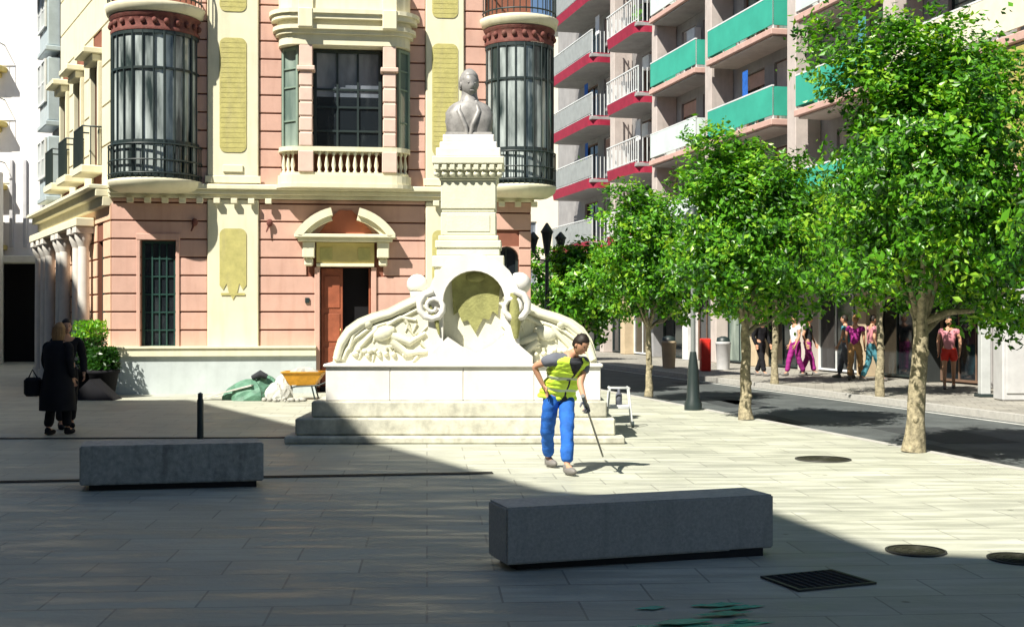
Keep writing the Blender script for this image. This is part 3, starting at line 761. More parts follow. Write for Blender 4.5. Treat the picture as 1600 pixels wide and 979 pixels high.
# shops at street level : pillars, glazed fronts, fascia
m=MB(Ma); m.bbox(A0,A1,-.3,.25,4.0,4.72,.03); m.bbox(A0,AB(1235,0),.26,2.3,4.45,4.6,.02); m.bbox(AB(1235,0)+.01,A1,.26,1.6,4.45,4.6,.02); m.build('shop_fascia',CONC,ab)  # canopy slabs made deep to shade the shopfronts below
x=A0; i=0; random.seed(21)
palette=[mat('sand_pillar',(.5,.4,.27),rough=.8),CONC,mat('white_pillar',(.66,.66,.66),rough=.7),mat('grey_pillar',(.3,.3,.31),rough=.7)]
while x<A1-1:
    w=random.uniform(2.2,3.4)
    m=MB(Ma); m.bbox(x,x+.5,-.3,.3,0,3.995,.02); m.build('shop_pillar',palette[i%4] if x>AB(1235,0) else [CONCG,MATS['dark_timber'],palette[0],CONC][i%4],ab)  # nearer pillars and glass get darker colours in place of street shade
    m=MB(Ma); m.box(x+.502,x+.5+w-.002,-.28,-.24,.5,3.0)
    fr=window(Ma,x+.502,x+.5+w-.002,.05,2.9,-.2,3,[.8],random.choice([IRON,WMET,SHUT]),(GLASSD if x<AB(1235,0) else random.choice([GLASSD,GLASSD,MATS['pale_green_glass']])),ab,out=1,name='shop_window')
    m=MB(Ma); m.bbox(x+.502,x+.5+w-.002,-.25,-.05,2.93,3.99,.02); m.build('shop_sign_board',random.choice([BLACK,SHUT,CONCG,MATS['dark_timber']]),ab)
    if i%3==1:
        m=MB(Ma); a_=x+.6; b_=x+.4+w
        m.add([(a_,.0,3.2),(b_,.0,3.2),(b_,1.3,2.75),(a_,1.3,2.75),(a_,.0,3.16),(b_,.0,3.16),(b_,1.3,2.71),(a_,1.3,2.71),(a_,1.3,2.5),(b_,1.3,2.5)],[(0,1,2,3),(4,7,6,5),(3,2,9,8),(0,3,7,4),(1,5,6,2)])
        m.build('shop_awning',random.choice([WHITC,CONC,TEALC]),ab)
    x+=.5+w; i+=1
# far cream block behind
fb=thing('distant_block',(6,84,0),'bright cream block far behind the crimson balconies at the end of the street','building')
m=MB(); wall_rect(m,-4,13,0,21.8,[(x,x+1.2,z,z+1.4) for x in (-2.5,0.5,8,10.5) for z in (3.5,6.8,10.1,13.4,16.7)],84,84.3); m.box(-4,13,84.6,95,0,21.8); m.build('wall',FARC,fb)
for x in (-2.5,.5,8,10.5):
    for z in (3.5,6.8,10.1,13.4,16.7): window(None,x,x+1.2,z,z+1.4,84.15,2,1,WMET,GLASSU,fb)
m=MB(); m.bbox(-4.3,13.3,83.4,84,21.8,22.1,.05); m.build('roof_edge',FARC,fb)

# ================================================================== MONUMENT
mo=thing('monument',(-.65,17.0,0),'white stone monument with curved carved wings and a tall pedestal carrying a bronze bust','monument')
MX=-.65
m=MB()
m.bbox(-3.02,1.5,16.1,18.6,.0,.1,.02)
m.bbox(-2.9,1.38,16.25,18.5,.103,.33,.02); m.bbox(-2.7,1.28,16.36,18.4,.333,.55,.02)
m.build('steps',STEP,mo)
m=MB(); [m.bbox(a_,b_,16.45,18.2,.553,1.0,.008) for a_,b_ in ((-2.52,-1.652),(-1.648,-.662),(-.658,.298),(.302,1.2))]; m.bbox(-2.55,1.23,16.41,18.2,1.003,1.05,.015); m.build('base_block',MONW,mo)
def S(px,py,d=16.7): p=P(px,py,d); return (p.x,p.z)
left=[(519,572),(521,550),(527,530),(540,511),(558,498),(580,489),(605,482),(628,470),(645,462),(660,455)]
leftp=[S(*p) for p in left]; 
out=leftp+[(MX-.15,2.3),(MX+.15,2.3)]+[(2*MX-x,z) for x,z in leftp[::-1]]
out=[(x,max(z,1.053)) for x,z in out]
m=MB(); m.vprism(out,16.74,17.5); m.build('wing_wall',MON,mo)
# raised moulding that follows the wing's crest and two carved reliefs
for s_ in (1,-1):
    pts=[(x+.05,z-.07) for x,z in leftp]
    pts=[((x if s_==1 else 2*MX-x),z) for x,z in pts]
    m=MB(); m.tube([(x,16.72,max(z,1.1)) for x,z in pts],.055,8)
    pts2=[((x+.12)if s_==1 else 2*MX-(x+.12),z-.16) for x,z in leftp[1:]]
    m.tube([(x,16.73,max(z,1.1)) for x,z in pts2],.028,6)
    m.build('wing_moulding',MON,mo)
    m=MB(); random.seed(3)
    def q(px,py):
        x,z=S(px,py); return ((x if s_==1 else 2*MX-x),16.73,z)
    # reclining carved figure: torso, head, limbs, drapery folds
    m.ell(q(600,520),(.17,.07,.10),12,rot=Matrix.Rotation(R(-20*s_),3,'Y')); m.ell(q(575,505),(.07,.07,.08),10)
    m.tube([q(612,525),q(640,535),q(665,520)],[.07,.05,.03],8); m.tube([q(612,532),q(635,552),q(668,548)],[.07,.05,.03],8)
    m.tube([q(590,512),q(572,530),q(556,548)],[.045,.035,.025],8); m.tube([q(605,508),q(625,495),q(650,500)],[.04,.03,.02],8)
    m.tube([q(545,545),q(552,522),q(572,505),q(600,495),q(640,482)],[.03,.04,.04,.04,.03],7)
    for i in range(26):
        a=random.uniform(560,668); b=random.uniform(488,556)
        if b<560-(a-520)*.55: continue
        m.tube([q(a,b),q(a+random.uniform(-12,12),b+random.uniform(4,14))],[random.uniform(.015,.035),.01],6)
    for i in range(14):
        a=random.uniform(548,665); m.ell(q(a,random.uniform(540,558)),(random.uniform(.03,.06),.05,.035),8)
    m.build('carved_relief',MON,mo)
# central arch with recess
def arch(cx,w,z0,zs,n=12,k=1.0): return [(cx-w,z0)]+[(cx-w*math.cos(math.pi*i/n),zs+k*w*math.sin(math.pi*i/n)) for i in range(n+1)]+[(cx+w,z0)]
AX=S(741,400)[0]
m=MB()
o1=arch(AX,.62,1.053,1.93,14,.98); i1=arch(AX,.42,1.053,1.9,14,.98)
n=len(o1)
vs=[(x,16.5,z) for x,z in o1]+[(x,16.5,z) for x,z in i1]+[(x,17.3,z) for x,z in o1]+[(x,16.8,z) for x,z in i1]
fs=[]
for i in range(n-1):
    fs+=[(i,i+1,n+i+1,n+i),(i,2*n+i,2*n+i+1,i+1),(n+i,n+i+1,3*n+i+1,3*n+i)]
m.add(vs,fs)
for s_ in (-1,1):  # scroll volutes at the springing, ribbon-like
    c=(AX+s_*.55,1.82)
    pts=[]
    for t in range(0,19):
        a=R(90+s_*-1*t*35); r=.21*(1-t/22); pts.append((c[0]+r*math.cos(a),16.46,c[1]+r*math.sin(a)))
    m.tube(pts,[.055*(1-t/28) for t in range(19)],8)
m.build('arch',MONW,mo)
m=MB(); m.vprism(arch(AX,.417,1.056,1.9,14,.98),16.802,16.84); m.build('arch_recess',MON,mo)
m=MB(); sh=[S(706,440,16.75),S(708,430,16.75),S(722,424,16.75),S(742,421,16.75),S(764,424,16.75),S(778,430,16.75),S(782,440,16.75),S(780,462,16.75),S(778,492,16.75),S(770,486,16.75),S(764,500,16.75),S(755,497,16.75),S(743,520,16.75),S(731,500,16.75),S(722,502,16.75),S(716,487,16.75),S(709,492,16.75),S(707,462,16.75)]
m.vprism(sh,16.7,16.799)
m.ell((S(743,445)[0],16.69,S(743,434)[1]),(.13,.05,.06),10)
m.build('shield',MONG,mo)
m=MB(); x=S(803,470)[0]
m.tube([(x,16.48,S(0,458)[1]),(x+.01,16.47,S(0,480)[1]),(x+.02,16.47,S(0,505)[1]),(x+.03,16.48,S(0,528)[1])],[.05,.075,.07,.03],8)
m.build('volute_drop',MONG,mo)  # volute in shadow, its shade put into the dark green colour
m=MB(); xl=S(672,480)[0]; m.tube([(xl,16.49,S(0,478)[1]),(xl+.1,16.48,S(0,500)[1]),(xl+.14,16.48,S(0,522)[1])],[.03,.035,.015],6); m.build('volute_drop',MONG,mo)
# sloping white block below the shield
m=MB(); a=[S(668,556,16.6),S(700,526,16.6),S(720,540,16.6),S(743,552,16.6),S(768,540,16.6),S(790,520,16.6),S(832,556,16.6)]
m.vprism([(a[0][0],1.054)]+a+[(a[-1][0],1.054)],16.47,16.69); m.build('apron',MONW,mo)
# seated globes / urns behind the arch
for px,py,r in ((652,444,.15),(811,443,.17)):
    x,z=S(px,py,17.1); m=MB(); m.ell((x,17.1,z),(r,r*.9,r*.95),14); m.lathe(x,17.1,[(.16,z-.4),(.16,z-.3),(.08,z-.22),(.11,z-.1)],14); m.build('urn',MONW,mo)
# pedestal
CX=P(733,300,17.25).x; CY=17.35
def ped(mb,w,z0,z1,b=.012): mb.bbox(CX-w,CX+w,CY-w,CY+w,z0,z1,b)
def zz(py): return H+(HY-py)*17.0/F
m=MB()
ped(m,.47,1.0,zz(418)); ped(m,.5,zz(418)+.002,zz(400)); ped(m,.44,zz(400)+.002,zz(388)); ped(m,.46,zz(388)+.002,zz(376)); ped(m,.42,zz(376)+.002,zz(368))
ped(m,.385,zz(368)+.002,zz(332)); ped(m,.37,zz(332)+.002,zz(327)); ped(m,.385,zz(327)+.002,zz(283))
for pz in (352,): m.bbox(CX-.3,CX+.3,CY-.395,CY-.387,zz(362),zz(336),.004)
ped(m,.40,zz(283)+.002,zz(279)); ped(m,.42,zz(279)+.002,zz(268)); ped(m,.46,zz(268)+.002,zz(258)); ped(m,.5,zz(258)+.002,zz(246))
m.build('pedestal',MON,mo)
m=MB()
for i in range(9):
    x=CX-.44+.11*i; m.bbox(x-.035,x+.035,CY-.5,CY-.462,zz(267),zz(259),.008); m.ell((x,CY-.44,zz(273)),(.045,.04,.04),8)
m.build('capital_carving',MON,mo)
m=MB(); ped(m,.45,zz(246)+.002,zz(232)); ped(m,.4,zz(232)+.002,zz(222)); ped(m,.36,zz(222)+.002,zz(210)); m.build('bust_plinth',MONW,mo)

# --------------------------------------------------------------- heads, hands, bodies
def frame(fwd,up=Vector((0,0,1))):
    f=Vector(fwd).normalized(); u=(Vector(up)-f*Vector(up).dot(f)).normalized(); r=f.cross(u)
    return Matrix((r,f,u)).transposed()      # columns: right, forward, up
def head(mb,c,fwd,up=Vector((0,0,1)),s=1.0,m=0,feat=(0,0,0),n=22,nr=18):
    """head with brow, eye sockets, nose, lips, chin and ears. feat: material of eyes, lips, ears"""
    Fm=frame(fwd,up); c=Vector(c); vs=[];fs=[]
    def bump(a,b,ca,cb,wa,wb): return math.exp(-((a-ca)/wa)**2-((b-cb)/wb)**2)
    for j in range(nr+1):
        th=math.pi*j/nr; zc=math.cos(th)
        for i in range(n):
            a=2*math.pi*i/n; x=math.sin(a)*math.sin(th); y=math.cos(a)*math.sin(th); z=zc
            jaw=1-.28*max(0,-z)**1.2
            px=x*.076*jaw; py=y*(.098 if y<0 else .09)*(1-.1*max(0,-z)); pz=z*.118
            if y>0:
                e=bump(abs(px),pz,.032,.012,.018,.013)*.010
                nose=bump(px,pz,0,-.015,.012,.022)*.026
                brow=bump(px,pz,0,.034,.06,.012)*.006
                lips=bump(px,pz,0,-.055,.022,.01)*.007
                chin=bump(px,pz,0,-.092,.025,.018)*.012
                py+=(-e+nose+brow+lips+chin)*min(1,y*2)
            vs.append(c+Fm@(Vector((px,py,pz))*s))
    for j in range(nr):
        for i in range(n):
            a=j*n+i;b=j*n+(i+1)%n; fs.append((a,a+n,b+n,b))
    mb.add(vs,fs,m,True)
    for sx in (-1,1):
        mb.ell(c+Fm@(Vector((sx*.03,.078,.012))*s),(.011*s,.007*s,.007*s),8,feat[0],rot=Fm)
        mb.ell(c+Fm@(Vector((sx*.076,-.004,-.004))*s),(.01*s,.018*s,.03*s),8,feat[2],rot=Fm)
    mb.ell(c+Fm@(Vector((0,.091,-.056))*s),(.022*s,.006*s,.007*s),8,feat[1],rot=Fm)
def hair(mb,c,fwd,up=Vector((0,0,1)),s=1.0,m=0,long=0.0):
    Fm=frame(fwd,up); c=Vector(c); vs=[];fs=[]; n=20; nr=12; random.seed(9)
    for j in range(nr+1):
        th=math.pi*.62*j/nr
        for i in range(n):
            a=2*math.pi*i/n; x=math.sin(a)*math.sin(th); y=math.cos(a)*math.sin(th); z=math.cos(th)
            k=1+random.uniform(-.02,.04)
            if y>.15 and z<.5-.25*(abs(x)>.6): k=.86
            if z<-.1 and y>-.1: k=.86
            vs.append(c+Fm@(Vector((x*.084*k,y*.1*k-.006,z*.128*k))*s))
    for j in range(nr):
        for i in range(n):
            a=j*n+i;b=j*n+(i+1)%n; fs.append((a,a+n,b+n,b))
    mb.add(vs,fs,m,True)
    if long:
        for t in range(9):
            a=R(100+160*t/8); x=.07*math.sin(a); y=.07*math.cos(a)
            mb.tube([c+Fm@(Vector((x,y,.05))*s),c+Fm@(Vector((x*1.15,y*1.15-.01,-.06))*s),c+Fm@(Vector((x*.9,y*.9-.03,-.06-long))*s)],[.035*s,.035*s,.012*s],8,m)
def hand(mb,w,dirv,side,m=0,s=1.0,curl=.9,out=Vector((1,0,0))):
    """palm + four unequal fingers + thumb from the side of the palm; w: wrist, dirv: along the hand, side: towards the thumb"""
    d_=Vector(dirv).normalized(); t=(Vector(side)-d_*Vector(side).dot(d_)).normalized(); nn=d_.cross(t)
    w=Vector(w); Mr=Matrix((t,nn,d_)).transposed()
    mb.ell(w+d_*.045*s,(.042*s,.018*s,.055*s),10,m,rot=Mr)
    for k,(o,l) in enumerate(((.03,.07),(.01,.08),(-.011,.074),(-.031,.057))):
        b=w+d_*.082*s+t*o*s
        p1=b+d_*l*.45*s; p2=p1+(d_*math.cos(curl)+nn*math.sin(curl))*l*.33*s; p3=p2+(d_*math.cos(curl*2)+nn*math.sin(curl*2))*l*.25*s
        mb.tube([b-d_*.02*s,p1,p2,p3],[.0095*s,.009*s,.008*s,.006*s],7,m)
    b=w+d_*.03*s+t*.034*s
    mb.tube([b,b+(d_*.6+t*.8)*.03*s,b+(d_*.9+t*.5+nn*.5)*.055*s],[.012*s,.011*s,.008*s],7,m)
def skin(pts,edges,root=0,sub=2):
    me=bpy.data.meshes.new('tmp'); me.from_pydata([Vector(p[:3]) for p in pts],edges,[])
    ob=bpy.data.objects.new('tmp',me); COL.objects.link(ob)
    ob.modifiers.new('s','SKIN')
    for i,p in enumerate(pts):
        r=p[3]; me.skin_vertices[0].data[i].radius=(r,p[4] if len(p)>4 else r); me.skin_vertices[0].data[i].use_root=(i==root)
    su=ob.modifiers.new('u','SUBSURF'); su.levels=sub; su.render_levels=sub
    dg=bpy.context.evaluated_depsgraph_get(); dg.update()
    ev=ob.evaluated_get(dg); m2=ev.to_mesh()
    vs=[v.co.copy() for v in m2.vertices]; fs=[tuple(p.vertices) for p in m2.polygons]
    ev.to_mesh_clear(); bpy.data.objects.remove(ob); bpy.data.meshes.remove(me)
    return vs,fs
from mathutils import noise as NZ
def wrinkle(vs,fs,amp=.010,sc_=9.0):
    nr=[Vector() for _ in vs]
    for f in fs:
        n_=(vs[f[1]]-vs[f[0]]).cross(vs[f[2]]-vs[f[0]])
        for i in f: nr[i]=nr[i]+n_
    out=[]
    for v,n_ in zip(vs,nr):
        n_=n_.normalized() if n_.length>0 else n_
        q=Vector((v.x*sc_*.7,v.y*sc_*.7,v.z*sc_*1.7))
        a=NZ.noise(q)+.6*abs(NZ.noise(q*2.3))
        out.append(v+n_*(amp*a*1.6+.007))
    return out
def lerp(a,b,t): return Vector(a)+(Vector(b)-Vector(a))*t
def person(J,fwd,look,label,top,legs,hairm,group=None,s=1.0,coat=None,vest=False,skirt=None,long=0.0,sleeve=.45,bare_legs=False,shoe=SHOE,curl=(.6,.6),thumbs=None,name='person',sleevem=None):
    """J: joints in world space. one continuous skin body; clothes are children"""
    base=Vector(((J['anL'][0]+J['anR'][0])/2,(J['anL'][1]+J['anR'][1])/2,0))
    t=thing(name,base,label,'person',group); J={k:Vector(v) for k,v in J.items()}
    fwd=Vector(fwd).normalized()
    pel,che,nek,hd=J['pel'],J['che'],J['nek'],J['hd']
    names=['pel','wa','che','nek','nk2','shL','elL','wrL','shR','elR','wrR','hiL','knL','anL','hiR','knR','anR','toL','toR','hpL','hpR']
    J['wa']=lerp(pel,che,.45); J['nk2']=lerp(nek,hd,.45)
    J['hpL']=lerp(J['wrL'],J['elL'],-.12); J['hpR']=lerp(J['wrR'],J['elR'],-.12)
    for k in 'LR': J['to'+k]=J['an'+k]+Vector((fwd.x,fwd.y,0)).normalized()*.13*s-Vector((0,0,.05*s))
    rad=dict(pel=.115,wa=.105,che=.12,nek=.062,nk2=.052,shL=.06,shR=.06,elL=.04,elR=.04,wrL=.026,wrR=.026,hiL=.085,hiR=.085,knL=.055,knR=.055,anL=.036,anR=.036,toL=.032,toR=.032,hpL=.026,hpR=.026)
    pts=[(*J[n_],rad[n_]*s) for n_ in names]; I={n_:i for i,n_ in enumerate(names)}
    ed=[('pel','wa'),('wa','che'),('che','nek'),('nek','nk2'),('che','shL'),('shL','elL'),('elL','wrL'),('wrL','hpL'),('che','shR'),('shR','elR'),('elR','wrR'),('wrR','hpR'),('pel','hiL'),('hiL','knL'),('knL','anL'),('anL','toL'),('pel','hiR'),('hiR','knR'),('knR','anR'),('anR','toR')]
    vs,fs=skin(pts,[(I[a],I[b]) for a,b in ed])
    mb=MB(); mb.add(vs,fs,0,True)
    head(mb,hd,look,Vector((0,0,1)),s,0,(1,2,0))
    for k in 'LR':
        hand(mb,J['wr'+k],J['wr'+k]-J['el'+k],(thumbs or {}).get(k,fwd),0,s,curl[0 if k=='L' else 1])
    mb.build('body',[SKIN,HAIRD,mat('lips',(.4,.12,.1),rough=.5)],t)
    mb=MB(); hair(mb,hd,look,s=s,long=long); mb.build('hair',hairm,t)
    # shirt : torso and upper arms
    nm=['wa0','wa','che','nek','shL','slL','shR','slR']
    Q=dict(wa0=lerp(pel,J['wa'],-.5),wa=J['wa'],che=che,nek=lerp(che,nek,.75),shL=J['shL'],shR=J['shR'])
    for k in 'LR':
        if sleeve<=1: Q['sl'+k]=lerp(J['sh'+k],J['el'+k],sleeve)
        else: Q['sl'+k]=J['el'+k]
    rr=dict(wa0=.13,wa=.118,che=.128,nek=.068,shL=.07,shR=.07,slL=.058,slR=.058)
    e2=[('wa0','wa'),('wa','che'),('che','nek'),('che','shL'),('shL','slL'),('che','shR'),('shR','slR')]
    if sleeve>1:
        for k in 'LR': Q['cf'+k]=J['wr'+k]; nm.append('cf'+k); rr['cf'+k]=.042; e2.append(('sl'+k,'cf'+k))
    I={n_:i for i,n_ in enumerate(nm)}
    vs,fs=skin([(*Q[n_],rr[n_]*s) for n_ in nm],[(I[a],I[b]) for a,b in e2],sub=3); mb=MB(); mb.add(wrinkle(vs,fs,.006),fs,0,True); mb.build('shirt',top,t)
    # trousers
    if legs is not None:
        end=.35 if bare_legs else .97
        nm=['p0','pel','hiL','knL','eL','hiR','knR','eR']
        Q=dict(p0=lerp(pel,J['wa'],.6),pel=pel,hiL=J['hiL'],hiR=J['hiR'],knL=J['knL'],knR=J['knR'],eL=lerp(J['knL'],J['anL'],.93),eR=lerp(J['knR'],J['anR'],.93))
        rr=dict(p0=.122,pel=.135,hiL=.1,hiR=.1,knL=.072,knR=.072,eL=.066,eR=.066)
        e2=[('p0','pel'),('pel','hiL'),('hiL','knL'),('knL','eL'),('pel','hiR'),('hiR','knR'),('knR','eR')]
        if bare_legs:
            Q['knL']=lerp(J['hiL'],J['knL'],.6); Q['knR']=lerp(J['hiR'],J['knR'],.6); e2=[e for e in e2 if e[1] not in('eL','eR')]; nm=[n_ for n_ in nm if n_ not in('eL','eR')]; rr['knL']=rr['knR']=.09
        I={n_:i for i,n_ in enumerate(nm)}
        vs,fs=skin([(*Q[n_],rr[n_]*s) for n_ in nm],[(I[a],I[b]) for a,b in e2],root=1,sub=3); mb=MB(); mb.add(wrinkle(vs,fs,.0075 if s>.965 else .005,8),fs,0,True); mb.build('trousers',legs,t)
    side=Vector((fwd.y,-fwd.x,0)).normalized()
    def loftc(rows,mats,nm_,mi=None,n=24):
        mb=MB(); vs=[];fs=[]
        for c,ax,w,dp,up_ in rows:
            f2=Vector(fwd); 
            for i in range(n):
                a=2*math.pi*i/n
                k=1+.03*math.sin(a*5+c.z*17)
                vs.append(c+ax*(w*math.cos(a)*k)+f2*(dp*math.sin(a)*k))
        mids=[]
        for j in range(len(rows)-1):
            for i in range(n):
                a=j*n+i;b=j*n+(i+1)%n; mb_f=(a,b,b+n,a+n); fs.append(mb_f); mids.append((mi or (lambda j,i:0))(j,i))
        vs=wrinkle(vs,fs,.011,8)
        b0=len(mb.v); mb.v+=vs; mb.f+=[list(f) for f in fs]; mb.mi+=mids; mb.sm+=[True]*len(fs)
        o=mb.build(nm_,mats,t); return o
    ax=(J['shR']-J['shL']).normalized()
    if vest:
        rows=[]
        lo=lerp(pel,J['wa'],-.5)
        stops=[0,.12,.2,.26,.42,.5,.56,.7,.82,.92,1.0]
        W=[.212,.203,.198,.197,.19,.192,.196,.212,.218,.195,.12]; Dp=[.17,.16,.157,.156,.152,.153,.156,.162,.16,.14,.1]
        NR=80; qs=[]
        for k in range(NR+1):
            q_=k/NR; i_=max(i for i in range(11) if stops[i]<=q_+1e-9); i_=min(i_,9); u_=(q_-stops[i_])/(stops[i_+1]-stops[i_])
            cr=1+.035*math.sin(q_*23)+.02*math.sin(q_*51)
            c=lerp(lo,lerp(che,nek,.8),q_); qs.append(q_); rows.append((c,ax,(W[i_]+(W[i_+1]-W[i_])*u_)*s*cr,(Dp[i_]+(Dp[i_+1]-Dp[i_])*u_)*s*cr,None))
        def mi(j,i):
            q_=qs[j]; a=abs(2*math.pi*(i+.5)/112-math.pi/2)
            if q_>.6 and a<(q_-.6)*1.5: return 2
            if q_<.14 and a<(.16-q_)*1.6: return 2
            if .2<q_<.27 or .48<q_<.55: return 1
            if a<.05: return 2
            return 0
        loftc(rows,[HIVIS,REFL,DARKC],'hivis_vest',mi,112)
    if coat:
        top_=lerp(che,nek,.8); bot=Vector((pel.x,pel.y,.38*s)); rows=[]
        for q_,w,dp in ((0,.27,.24),(.2,.26,.23),(.45,.235,.2),(.62,.21,.165),(.8,.225,.16),(.9,.22,.14),(.96,.18,.12),(1.03,.08,.08)):
            rows.append((lerp(bot,top_,q_),ax,w*s,dp*s,None))
        loftc(rows,[coat],'coat')
    for k in 'LR':
        mb=MB(); a=J['an'+k]; f2=Vector((fwd.x,fwd.y,0)).normalized(); Mr=frame(f2)
        mb.ell(a+f2*.06*s-Vector((0,0,.052*s)),(.047*s,.135*s,.048*s),12,rot=Mr); mb.ell(a-Vector((0,0,.02*s)),(.045*s,.055*s,.055*s),10,rot=Mr)
        mb.v=[Vector((v.x,v.y,max(v.z,.002))) for v in mb.v]
        mb.build('shoe',shoe,t)
    return t
# bust on the pedestal
bz=zz(210); bc=Vector((CX,CY,bz))
m=MB()
hz=P(733,131,17.2).z; look=Vector((.35,-1,-.08))
head(m,(CX+.0,CY-.06,hz),look,s=1.62,m=0,feat=(0,0,0)); hair(m,(CX,CY-.04,hz+.01),look,s=1.72)
rows=[(0,.30,.17),(.1,.315,.19),(.25,.335,.2),(.4,.33,.2),(.5,.29,.185),(.555,.23,.165),(.6,.135,.13),(.7,.112,.12),(.8,.11,.12)]
vs=[];fs=[];n=28
top=hz-.05-bz
for j,(q_,w,dp) in enumerate(rows):
    z=bz+top*q_/.8*1.0
    for i in range(n):
        a=2*math.pi*i/n; f=1+(.035*math.sin(6*a+3*q_*6) if q_<.5 else 0); sq=1/(abs(math.cos(a))**4+abs(math.sin(a))**4)**.25 if q_<.45 else 1
        vs.append((CX+w*math.cos(a)*f*sq,CY+dp*math.sin(a)*f*sq-.02,z))
for j in range(len(rows)-1):
    for i in range(n):
        a=j*n+i;b=j*n+(i+1)%n; fs.append((a,b,b+n,a+n))
m.add(vs,fs,0,True)
zt=bz+top*.58/.8
for s_ in (-1,1): # lapels
    m.tube([(CX+s_*.1,CY-.12,zt),(CX+s_*.14,CY-.2,zt-.16),(CX+s_*.05,CY-.235,zt-.36),(CX+s_*.02,CY-.235,zt-.5)],[.025,.045,.035,.02],8)
m.bbox(CX-.33,CX+.33,CY-.24,CY+.2,bz+.002,bz+.05,.01)
m.build('bust',BRONZE,mo)

# ================================================================== BENCHES
def bench(corners,zt,zg,lab,mt,group='granite block benches'):
    """corners: front-left, front-right, back-right, back-left on plan"""
    c=sum((Vector((*p,0)) for p in corners),Vector())/4
    t=thing('bench',c,lab,'bench',group)
    def inset(k): return [(c.x+(p[0]-c.x)*k[0] , c.y+(p[1]-c.y)*k[1]) for p in corners]
    import bmesh
    bm=bmesh.new(); vb=[bm.verts.new((p[0]-c.x,p[1]-c.y,zg)) for p in corners]; vt=[bm.verts.new((p[0]-c.x,p[1]-c.y,zt)) for p in corners]
    bm.faces.new(vb[::-1]); bm.faces.new(vt)
    for i in range(4): bm.faces.new((vb[i],vb[(i+1)%4],vt[(i+1)%4],vt[i]))
    bmesh.ops.bevel(bm,geom=bm.edges[:],offset=.012,segments=2,affect='EDGES')
    me=bpy.data.meshes.new('block'); bm.to_mesh(me); bm.free(); me.materials.append(mt); o=bpy.data.objects.new('block',me); COL.objects.link(o); o.parent=t
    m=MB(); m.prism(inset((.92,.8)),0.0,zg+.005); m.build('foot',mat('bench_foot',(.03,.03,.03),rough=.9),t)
    return t
a=P(791,791,8.1); 
zt=.43
def ong(px,py,z):  # plan point of a pixel at height z
    d=F*(H-z)/(py-HY); return ((px-800)/F*d,d)
bench([ong(791,793,zt),ong(1209,772,zt),ong(1163,760.5,zt),ong(763,780,zt)],zt,.05,'large dark grey granite block bench in the right foreground before the worker',GRAN)
bench([ong(124,697,.44),ong(412,691,.44),ong(403,684,.44),ong(130,688,.44)],.44,.06,'weathered grey block bench at left beside the thin post',GRAN2)

# ================================================================== GROUND FITTINGS
def cover(px0,px1,py0,py1,lab,square=False):
    yc=(py0+py1)/2; c=ong((px0+px1)/2,yc,0); w=(px1-px0)/F*c[1]/2
    t=thing('tree_pit_grate' if square else 'manhole_cover',(c[0],c[1],0),lab,'grate' if square else 'manhole cover',None)
    m=MB()
    if square:
        p=[ong(1195,903,0),ong(1298,893,0),ong(1362,912,0),ong(1250,923,0)]
        m.prism(p,.004,.012); m.build('plate',BLACK,t)
        m=MB(); cc=sum((Vector((*q_,0)) for q_ in p),Vector())/4
        po=[(cc.x+(x-cc.x)*1.09,cc.y+(y-cc.y)*1.09) for x,y in p]
        for i in range(4):
            j=(i+1)%4; pi=[(cc.x+(x-cc.x)*1.005,cc.y+(y-cc.y)*1.005) for x,y in p]; m.prism([po[i],po[j],pi[j],pi[i]],.003,.016)
        m.build('rim',mat('steel_rim',(.07,.07,.065),rough=.5,metal=.4),t)
        m=MB()
        for i in range(1,9):
            q0=lerp((*p[0],.014),(*p[1],.014),i/9); q1=lerp((*p[3],.014),(*p[2],.014),i/9); m.tube([q0,q1],.006,5)
        m.build('bars',IRON,t)
    else:
        rd=(py1-py0)/2*c[1]**2/(F*H)
        m.lathe(c[0],c[1],[(1,.002),(1,.008),(0,.008)],28,sx=w,sy=max(rd,.2)); [m.lathe(c[0],c[1],[(q_,.0085),(q_,.013),(q_+.05,.013),(q_+.05,.0085)],28,sx=w,sy=max(rd,.2)) for q_ in (.25,.5,.75)]; m.build('cover',mat('cast_iron',(.03,.03,.018),rough=.6,var=.3,scale=20),t)
        m=MB(); m.lathe(c[0],c[1],[(1.0,.002),(1.08,.002),(1.08,.012),(1.0,.012)],28,sx=w,sy=max(rd,.2)); m.build('rim',mat('steel_rim',(.2,.21,.2)),t)
cover(1195,1362,893,923,'black square grate in the shaded paving at lower right',True)
cover(1246,1326,713,722,'dark round cover in sunlit paving, farthest one, left of the nearest tree')
cover(1388,1474,856,866,'dark round cover on the edge of the shade in front of the nearest tree')
cover(1548,1632,868,879,'dark round cover cut by the right edge of the photo')
# channel drains
def drain(p0,p1,lab,w=.07):
    a=Vector((*ong(*p0,0),0)); b=Vector((*ong(*p1,0),0)); n_=(b-a).normalized().cross(Vector((0,0,1)))*w
    t=thing('drain_channel',(a+b)/2,lab,'drain')
    m=MB(); m.prism([(a-n_).xy,(b-n_).xy,(b+n_).xy,(a+n_).xy],.002,.008); m.build('slot',BLACK,t)
    m=MB()
    for s_ in (-1,1): m.prism([(a+n_*s_).xy,(b+n_*s_).xy,(b+n_*s_*1.5).xy,(a+n_*s_*1.5).xy],.002,.014)
    m.build('edging',KERB if False else mat('steel_rim',(.2,.21,.2)),t)
drain((-200,757),(770,739),'long dark drain line running behind the left bench towards the sunlit paving',.035)
drain((-200,686),(445,684),'thin drain line crossing the shaded paving by the dark dressed woman',.03)

